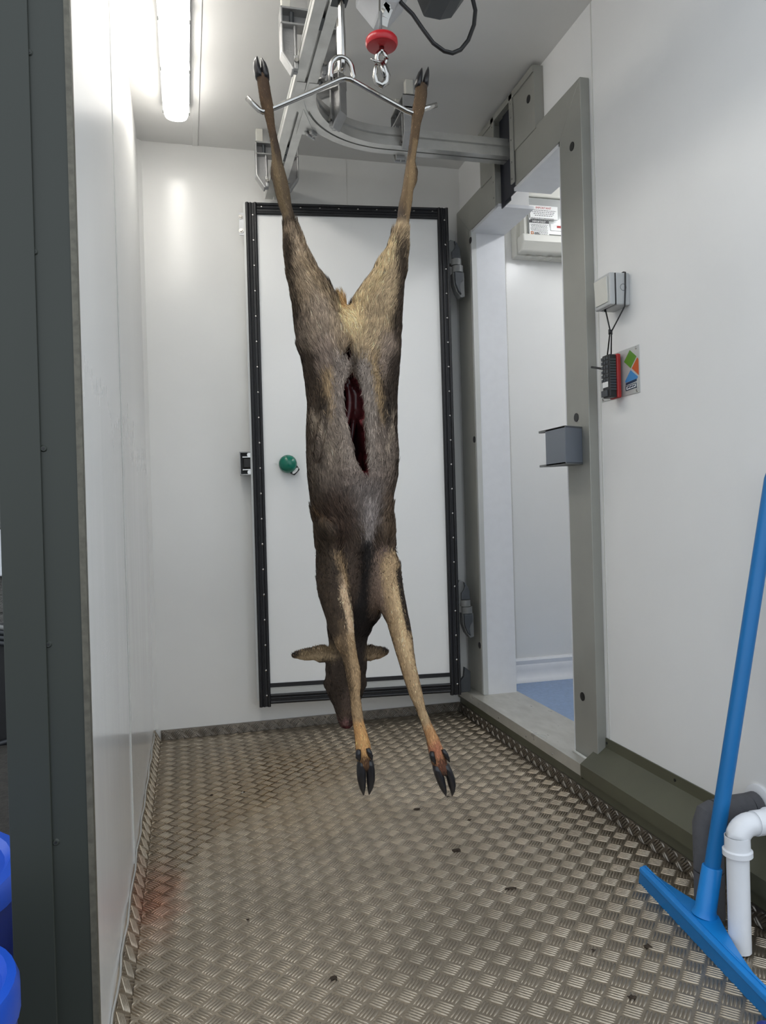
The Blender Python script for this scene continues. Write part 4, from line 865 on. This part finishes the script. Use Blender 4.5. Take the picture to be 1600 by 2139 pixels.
def sample(f, P):
    i = np.clip(((P-G0)/h_), 0, np.array(f.shape)-1.001); b_ = i.astype(int); t = i-b_; r = 0
    for a in (0, 1):
        for c in (0, 1):
            for e in (0, 1): r = r+f[b_[:, 0]+a, b_[:, 1]+c, b_[:, 2]+e]*abs(1-a-t[:, 0])*abs(1-c-t[:, 1])*abs(1-e-t[:, 2])
    return r
def grad(f, P):
    e = h_*.9; g_ = np.stack([sample(f, P+np.eye(3)[i]*e)-sample(f, P-np.eye(3)[i]*e) for i in range(3)], 1)
    return g_/(np.linalg.norm(g_, axis=1)[:, None]+1e-9)

# ---- coat colours and flank fold shade, as patches on the hide (frontal x/z of the hanging deer)
def lin(c): return np.array(srgb(*c)[:3])
S_ = 1.13e-3; CT = at(740, 900, 'y', YD-.06)
def uv(P):
    """frontal position of hide points in units of about 1.1 mm, origin at the belly"""
    return P[:, 0], P[:, 2]
def cpt(px, py, y=None): q = at(px, py, 'y', YD-.07 if y is None else y); return q[0], q[2]
PATCH = []   # (kind, data, colour, strength, y-front-only)
def el(px, py, rx, rz, col, s=1., ang=0., y=None, soft=.9): PATCH.append(('e', (cpt(px, py, y), rx*S_, rz*S_, math.radians(ang), soft), col, s, y))
def ln_(pts, wd, col, s=1., y=None): PATCH.append(('l', ([cpt(a, b_, y) for a, b_ in pts], wd*S_), col, s, y))
YFR = YD-.12
# hind shanks
el(556, 220, 26, 90, (92, 74, 54), 1, -7, YD); el(868, 240, 26, 90, (100, 82, 60), 1, 6, YD); el(555, 185, 12, 30, (70, 55, 42), .8, 0, YD)
el(588, 400, 26, 70, (98, 84, 64), 1, -10, YD); el(852, 400, 26, 70, (112, 94, 68), 1, 10, YD)
ln_([(562, 300), (572, 345), (584, 420), (600, 470)], 5, (128, 112, 84), .7, YD); ln_([(866, 300), (858, 345), (852, 420), (846, 480)], 6, (150, 128, 94), .7, YD)
# thighs
ln_([(612, 500), (640, 580), (672, 650), (690, 720)], 34, (166, 149, 125), 1.); ln_([(840, 480), (815, 560), (782, 640), (765, 715)], 38, (176, 157, 125), 1.)
ln_([(836, 500), (806, 560), (775, 605), (750, 640)], 11, (208, 188, 146), .9); ln_([(640, 545), (668, 590), (700, 640)], 10, (150, 132, 104), .7)
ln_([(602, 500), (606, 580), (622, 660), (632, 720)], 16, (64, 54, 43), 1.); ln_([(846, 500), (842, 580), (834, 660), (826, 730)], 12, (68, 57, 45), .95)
el(735, 668, 22, 46, (214, 192, 146), 1.); ln_([(720, 640), (728, 690)], 10, (216, 192, 144), .8)
ln_([(712, 615), (722, 650)], 10, (214, 178, 124), 1., YD)
el(660, 680, 26, 50, (160, 146, 130), .7, -14); el(680, 752, 22, 42, (158, 143, 130), .9); el(806, 748, 24, 40, (160, 145, 130), .9)
# flanks and belly
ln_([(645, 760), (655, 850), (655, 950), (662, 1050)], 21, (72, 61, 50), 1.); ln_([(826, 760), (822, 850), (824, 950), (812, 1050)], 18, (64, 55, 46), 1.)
ln_([(690, 790), (694, 850), (700, 890)], 13, (170, 148, 114), .95); ln_([(770, 760), (786, 830), (790, 870)], 13, (172, 150, 114), .95)
ln_([(712, 760), (708, 850), (712, 930), (735, 1000)], 15, (150, 140, 130), 1.); ln_([(757, 770), (771, 850), (778, 930), (775, 1000)], 15, (150, 141, 131), 1.)
el(690, 950, 26, 70, (138, 127, 114), .9, -8); el(797, 940, 22, 70, (134, 123, 112), .9, 8); el(752, 1020, 62, 46, (128, 117, 108), 1.)
ln_([(660, 868), (670, 910), (690, 950)], 5, (168, 156, 138), .8); ln_([(822, 868), (814, 905), (805, 935)], 5, (164, 152, 134), .7)
el(678, 852, 7, 22, (50, 44, 38), .8, -6); el(806, 858, 7, 24, (50, 44, 38), .8, 6)  # shade in the flank folds, painted into the coat
el(758, 1055, 48, 46, (114, 107, 102), 1.); ln_([(762, 1060), (764, 1100), (763, 1130)], 10, (148, 142, 138), .9)
# chest, armpits, neck
el(705, 1090, 34, 62, (70, 56, 46), .9); el(805, 1085, 18, 60, (96, 80, 62), .8); el(668, 1105, 12, 30, (112, 88, 60), .8)
ln_([(757, 1150), (755, 1210), (752, 1270), (760, 1310)], 17, (30, 26, 24), 1.); el(752, 1300, 40, 34, (30, 25, 22), 1., 0, YD)
el(735, 1190, 14, 60, (80, 68, 58), .8); el(797, 1220, 26, 66, (140, 122, 108), 1.); el(790, 1165, 12, 22, (116, 98, 92), .7)
ln_([(695, 1165), (706, 1190), (712, 1215)], 9, (170, 146, 112), .9)
# fore legs
ln_([(668, 1120), (672, 1200), (690, 1270), (706, 1330)], 26, (66, 55, 43), 1., YFR+.03)
ln_([(706, 1205), (716, 1245), (727, 1290), (734, 1340)], 8, (216, 190, 156), 1., YFR+.02); el(700, 1205, 10, 22, (48, 38, 30), .8, 0, YFR+.03)
ln_([(724, 1345), (736, 1400), (742, 1450), (748, 1520)], 22, (166, 142, 108), 1., YFR); ln_([(712, 1300), (720, 1380), (728, 1440)], 7, (96, 80, 60), .9, YFR)
ln_([(752, 1525), (757, 1566)], 22, (204, 160, 106), 1., YFR); el(760, 1588, 18, 16, (86, 62, 42), 1., 0, YFR)
ln_([(818, 1180), (824, 1240), (834, 1300), (844, 1380), (860, 1440), (884, 1510)], 21, (184, 160, 124), 1., YFR); ln_([(826, 1235), (838, 1300), (848, 1370)], 8, (214, 188, 146), .8, YFR)
ln_([(834, 1195), (842, 1250), (854, 1310)], 8, (46, 37, 30), 1., YFR); ln_([(900, 1530), (912, 1568)], 22, (196, 152, 106), 1., YFR)
el(905, 1560, 14, 18, (176, 112, 88), .8, 0, YFR); el(920, 1590, 18, 16, (100, 66, 50), 1., -10, YFR)
# head and ears
el(720, 1420, 60, 75, (58, 48, 39), 1., 0, YD); el(720, 1470, 12, 36, (92, 78, 68), .7, 0, YD); el(755, 1345, 24, 40, (44, 37, 33), .9, 0, YD)
el(650, 1366, 48, 20, (118, 102, 76), 1., 7, YD); el(652, 1377, 40, 9, (178, 160, 128), .9, 7, YD); el(640, 1352, 44, 8, (58, 48, 38), .9, 8, YD); el(613, 1366, 13, 9, (30, 26, 24), 1., 0, YD)
el(788, 1364, 30, 20, (110, 94, 72), 1., -7, YD); el(786, 1376, 26, 8, (170, 150, 120), .9, -10, YD); el(792, 1350, 24, 7, (58, 48, 38), .9, -8, YD); el(808, 1357, 9, 8, (30, 26, 24), 1., 0, YD)
el(717, 1505, 8, 9, (150, 116, 114), .8, 0, YD); el(722, 1517, 18, 5, (88, 32, 36), 1., 0, YD); el(730, 1500, 7, 14, (44, 36, 34), .8, 0, YD)
ZCH = at(740, 1000, 'y', YD)[2]
def coat(P, N):
    u, v = uv(P); col = np.tile(lin((68, 57, 46)), (len(P), 1))
    front = np.clip(.5-N[:, 1]*3, 0, 1)
    for kind, dat, c, s, yy_ in PATCH:
        if kind == 'e':
            (x, z), rx, rz, an, soft = dat; ca, sa = math.cos(an), math.sin(an); a = (u-x)*ca+(v-z)*sa; b_ = -(u-x)*sa+(v-z)*ca
            d = np.sqrt((a/rx)**2+(b_/rz)**2); m = np.clip((1+soft*.5-d)/soft, 0, 1)
        else:
            pts, wd = dat; d = np.full(len(P), 9.)
            for (x0, z0), (x1, z1) in zip(pts[:-1], pts[1:]):
                l2 = (x1-x0)**2+(z1-z0)**2; t = np.clip(((u-x0)*(x1-x0)+(v-z0)*(z1-z0))/l2, 0, 1); d = np.minimum(d, np.hypot(u-x0-t*(x1-x0), v-z0-t*(z1-z0)))
            m = np.clip((1.35-d/wd)/.7, 0, 1)
        m = m*m*(3-2*m)*s*front
        if yy_ == YD: m = m*((P[:, 1] > YD-.062) | (v > ZCH))
        elif yy_ is not None: m = m*np.clip((YD-.03-P[:, 1])/.02, 0, 1)
        elif s > 0: m = m*((P[:, 1] > YD-.5))
        col = col*(1-m[:, None])+lin(c)*m[:, None]
    return col
NRM = grad(FLD, DV); hide = sample(FS, DV); flesh = np.clip((-hide-.003)/.004, 0, 1)   # inside the cut
GAIN = 1.06*np.array([1.06, .985, .95])
COL = coat(DV, NRM)*GAIN
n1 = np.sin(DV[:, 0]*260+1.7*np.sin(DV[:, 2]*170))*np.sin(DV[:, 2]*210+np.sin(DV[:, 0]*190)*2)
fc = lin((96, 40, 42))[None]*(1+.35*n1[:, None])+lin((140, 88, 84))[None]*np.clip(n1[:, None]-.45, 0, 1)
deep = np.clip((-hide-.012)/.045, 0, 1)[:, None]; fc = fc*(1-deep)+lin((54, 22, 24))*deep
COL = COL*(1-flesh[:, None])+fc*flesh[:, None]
m = bpy.data.materials.new('coat'); m.use_nodes = True; nt = m.node_tree; p = nt.nodes['Principled BSDF']
at_ = nt.nodes.new('ShaderNodeAttribute'); at_.attribute_name = 'coat'; nt.links.new(at_.outputs['Color'], p.inputs['Base Color'])
aw = nt.nodes.new('ShaderNodeAttribute'); aw.attribute_name = 'wet'; mr = nt.nodes.new('ShaderNodeMapRange'); mr.inputs['To Min'].default_value = .8; mr.inputs['To Max'].default_value = .22
nt.links.new(aw.outputs['Fac'], mr.inputs[0]); nt.links.new(mr.outputs[0], p.inputs['Roughness']); p.inputs['Specular IOR Level'].default_value = .35
MATS['coat'] = m
def setattr_(me, name, typ, arr):
    a = me.attributes.new(name, typ, 'POINT'); a.data.foreach_set('color' if typ == 'FLOAT_COLOR' else 'value', np.ascontiguousarray(arr, dtype=np.float32).ravel())
me = bpy.data.meshes.new('body'); me.from_pydata(DV.tolist(), [], DQ.tolist()); me.update()
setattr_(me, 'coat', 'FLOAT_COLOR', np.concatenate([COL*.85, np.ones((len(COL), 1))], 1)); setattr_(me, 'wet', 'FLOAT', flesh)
body = link('body', me, 'coat', deer, True)

# ---- hair: tapered ribbons on the hide
ZW = lambda py, px=740: at(px, py, 'y', YD)[2]
tri = np.concatenate([DQ[:, [0, 1, 2]], DQ[:, [0, 2, 3]]]); A_, B_, C_ = DV[tri[:, 0]], DV[tri[:, 1]], DV[tri[:, 2]]
ar = np.linalg.norm(np.cross(B_-A_, C_-A_), axis=1)/2
NH = 190000
fcen = (A_+B_+C_)/3; back = NRM[tri[:, 0]][:, 1] > .55
wgt = ar*np.where(back, .35, 1.); pick = RNG.choice(len(tri), NH, p=wgt/wgt.sum())
r1_, r2_ = RNG.random(NH), RNG.random(NH); s_ = np.sqrt(r1_); P0 = A_[pick]*(1-s_)[:, None]+B_[pick]*(s_*(1-r2_))[:, None]+C_[pick]*(s_*r2_)[:, None]
N0 = grad(FLD, P0); keep = (-sample(FS, P0) < .0025) & (sample(FS, P0)-sample(FLD, P0) > -.004); P0, N0 = P0[keep], N0[keep]; NH = len(P0)
px0, pz0 = P0[:, 0], P0[:, 2]
cx0 = at(742, 900, 'y', YD)[0]
# lie of the hair: towards the tail on the body, towards the hooves on the legs, fanning out on the thighs
isfore = (P0[:, 1] < YD-.045+RNG.normal(0, .006, NH)) & (pz0+RNG.normal(0, .03, NH) < ZW(1180))
ishead = (pz0 < ZW(1335)) & ~isfore
T = np.zeros((NH, 3)); T[:, 2] = 1.
T[:, 0] = np.where(pz0 > ZW(760), np.sign(px0-cx0)*.35, np.where(pz0 > ZW(1010), (px0-cx0)*2.5, (px0-cx0)*4))
_j = RNG.normal(0, .022, NH); belly = (pz0+_j < ZW(790)) & (pz0+_j > ZW(990)) & (np.abs(px0-cx0) < .06) & (N0[:, 1] < -.3)
T[belly, 2] = -1.; T[belly, 0] = -np.sign(px0[belly]-cx0)*.2
T[isfore] = (.1, 0, -1.); T[ishead] = (0, .1, 1.)
T[:, 0] += .25*np.sin(pz0*37+px0*21); T += RNG.normal(0, .28, T.shape)
T -= N0*(T*N0).sum(1)[:, None]; T /= np.linalg.norm(T, axis=1)[:, None]+1e-9
lift = np.where(isfore | ishead, .16, .26); lift = np.where(pz0 > ZW(480), .14, lift)
Ln = np.where(isfore | ishead, .010, .017); Ln = np.where(pz0 > ZW(480), .008, Ln)
thigh = (pz0 < ZW(480)) & (pz0 > ZW(770)); Ln[thigh] = .022
inner = thigh & (np.abs(N0[:, 1]) < .75) & ((px0-cx0)*N0[:, 0]*np.where(px0 > cx0, 1, 1) < 0); lift[inner] = .55; Ln[inner] = .026
elb = (np.abs(pz0-ZW(1105)) < .05) & (np.abs(N0[:, 0]) > .5); lift[elb] = .5; Ln[elb] = .024
earm = ishead & (pz0 > ZW(1390)) & (np.abs(px0-at(722, 1366, 'y', YD)[0]) > .05); Ln[earm] = .009
Ln = Ln*RNG.uniform(.6, 1.3, NH)
D1 = T+N0*lift[:, None]; D1 /= np.linalg.norm(D1, axis=1)[:, None]
bend = T*1.1+N0*(lift*.4)[:, None]+np.array([0, 0, -.12]); bend /= np.linalg.norm(bend, axis=1)[:, None]
P0 = P0-N0*.0006; P1 = P0+D1*(Ln*.5)[:, None]; P2 = P1+bend*(Ln*.5)[:, None]
_k = np.floor(P0/np.array([.0075, .0075, .012])+RNG.normal(0, .18, P0.shape)).astype(np.int64); _, inv = np.unique(_k[:, 0]*4000000+_k[:, 1]*2000+_k[:, 2], return_inverse=True)
cn = np.bincount(inv); CM = np.stack([np.bincount(inv, P2[:, i])/cn for i in range(3)], 1); cg = RNG.lognormal(0, .16, len(cn))[inv][:, None]
P2 = P2+(CM[inv]-P2)*.5; P1 = P1+(CM[inv]-P2)*.12
sd_ = np.cross(D1, N0+RNG.normal(0, .5, N0.shape)); sd_ /= np.linalg.norm(sd_, axis=1)[:, None]+1e-9
wd_ = (RNG.uniform(.00032, .0006, NH))[:, None]
V_ = np.stack([P0-sd_*wd_, P0+sd_*wd_, P1-sd_*wd_*.75, P1+sd_*wd_*.75, P2], 1).reshape(-1, 3)
b5 = np.arange(NH)*5
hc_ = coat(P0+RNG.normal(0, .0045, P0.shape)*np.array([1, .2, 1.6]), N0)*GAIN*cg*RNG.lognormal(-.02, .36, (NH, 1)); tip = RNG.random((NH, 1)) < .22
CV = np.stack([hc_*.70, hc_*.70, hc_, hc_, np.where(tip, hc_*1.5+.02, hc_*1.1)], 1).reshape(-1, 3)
loops = np.concatenate([np.stack([b5, b5+1, b5+3, b5+2], 1).ravel().reshape(-1, 4), ], 0)
tris = np.stack([b5+2, b5+3, b5+4], 1)
me = bpy.data.meshes.new('fur'); me.vertices.add(len(V_)); me.vertices.foreach_set('co', V_.astype(np.float32).ravel())
nl = loops.size+tris.size; me.loops.add(nl); me.loops.foreach_set('vertex_index', np.concatenate([loops.ravel(), tris.ravel()]).astype(np.int32))
me.polygons.add(len(loops)+len(tris)); st = np.concatenate([np.arange(len(loops))*4, loops.size+np.arange(len(tris))*3]).astype(np.int32); me.polygons.foreach_set('loop_start', st)
me.update(calc_edges=True)
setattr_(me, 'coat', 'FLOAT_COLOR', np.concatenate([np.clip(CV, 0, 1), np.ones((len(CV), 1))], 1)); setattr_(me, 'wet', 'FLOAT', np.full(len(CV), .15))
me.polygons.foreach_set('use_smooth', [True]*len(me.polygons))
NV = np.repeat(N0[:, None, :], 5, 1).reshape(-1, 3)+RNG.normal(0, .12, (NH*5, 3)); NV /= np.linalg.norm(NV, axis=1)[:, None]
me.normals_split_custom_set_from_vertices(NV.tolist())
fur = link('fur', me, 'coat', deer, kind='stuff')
# tail tuft
tt = at(724, 650, 'y', YD-.02)
# ---- hooves
def claw(name, pts, y, dep=1.15, m='hoof'):
    c = [at(a, b_, 'y', y) for a, b_, r in pts]; s = 1.12*(math.cos(YAW)*y+.1)/F
    b = MB(); n = 16; rings = []
    for (a, b__, r), q in zip(pts, c):
        b_n = [q+np.array([r*s*math.cos(t), r*s*dep*math.sin(t), 0]) for t in np.linspace(0, 2*math.pi, n, endpoint=False)]; rings.append(b_n)
    vs = [p_ for r in rings for p_ in r]; fs = []
    for i in range(len(rings)-1):
        for k in range(n): fs.append((i*n+k, i*n+(k+1) % n, (i+1)*n+(k+1) % n, (i+1)*n+k))
    fs += [tuple(range(n)), tuple((len(rings)-1)*n+k for k in range(n))]
    b.add(vs, fs); return b.build(name, m, deer, True)
YH = ip(1625, yf)
for pts in ([(542, 164, 7), (540, 155, 7.2), (537, 143, 6.8), (535.5, 131, 5.4), (536, 122, 3), (537, 117.5, .8)], [(555, 166, 7), (554, 156, 7.2), (552.5, 145, 6.6), (550, 133, 5), (547.5, 125, 2.6), (546.5, 120, .8)]): claw('hoof', pts, YD, 1.5)
for pts in ([(873, 184, 6.6), (873.5, 174, 6.8), (875.5, 163, 6), (878, 152, 4.4), (880, 146, 2.2), (881, 142, .8)], [(888, 180, 6), (889, 170, 6), (891, 159, 5.2), (893, 148, 3.2), (894.5, 140, .8)]): claw('hoof', pts, YD, 1.5)
for pts in ([(756, 1586, 7.5), (754.5, 1598, 8.6), (754.5, 1612, 8.8), (755.5, 1630, 8), (757.5, 1647, 5.6), (759.5, 1661, 1)], [(770, 1586, 7.5), (772.5, 1598, 8.2), (774, 1612, 8.4), (774.5, 1630, 7.8), (773, 1647, 5.2), (771, 1660, 1)]): claw('hoof', pts, YH, 1.2)
for pts in ([(911, 1598, 7.5), (914, 1610, 8.6), (919, 1625, 8.6), (924, 1641, 7.2), (928.5, 1654, 4.2), (931.5, 1663, 1)], [(930, 1596, 7.5), (935, 1608, 8.2), (940.5, 1623, 8.2), (944, 1640, 7.4), (945.5, 1652, 4.8), (944.5, 1663, 1)]): claw('hoof', pts, YH, 1.2)
for pts in ([(749, 1566, 4), (748.5, 1574, 5.4), (748.5, 1583, 5), (751, 1591, 1)], [(768, 1563, 4), (771, 1571, 5.2), (774, 1579, 4.6), (777.5, 1587, 1)], [(902, 1570, 4), (902.5, 1579, 5.4), (905, 1588, 5), (909.5, 1596, 1)], [(926, 1566, 4), (930, 1574, 5.2), (934, 1583, 4.6), (939, 1592, 1)]): claw('dewclaw', pts, YH-.012, 1.1)
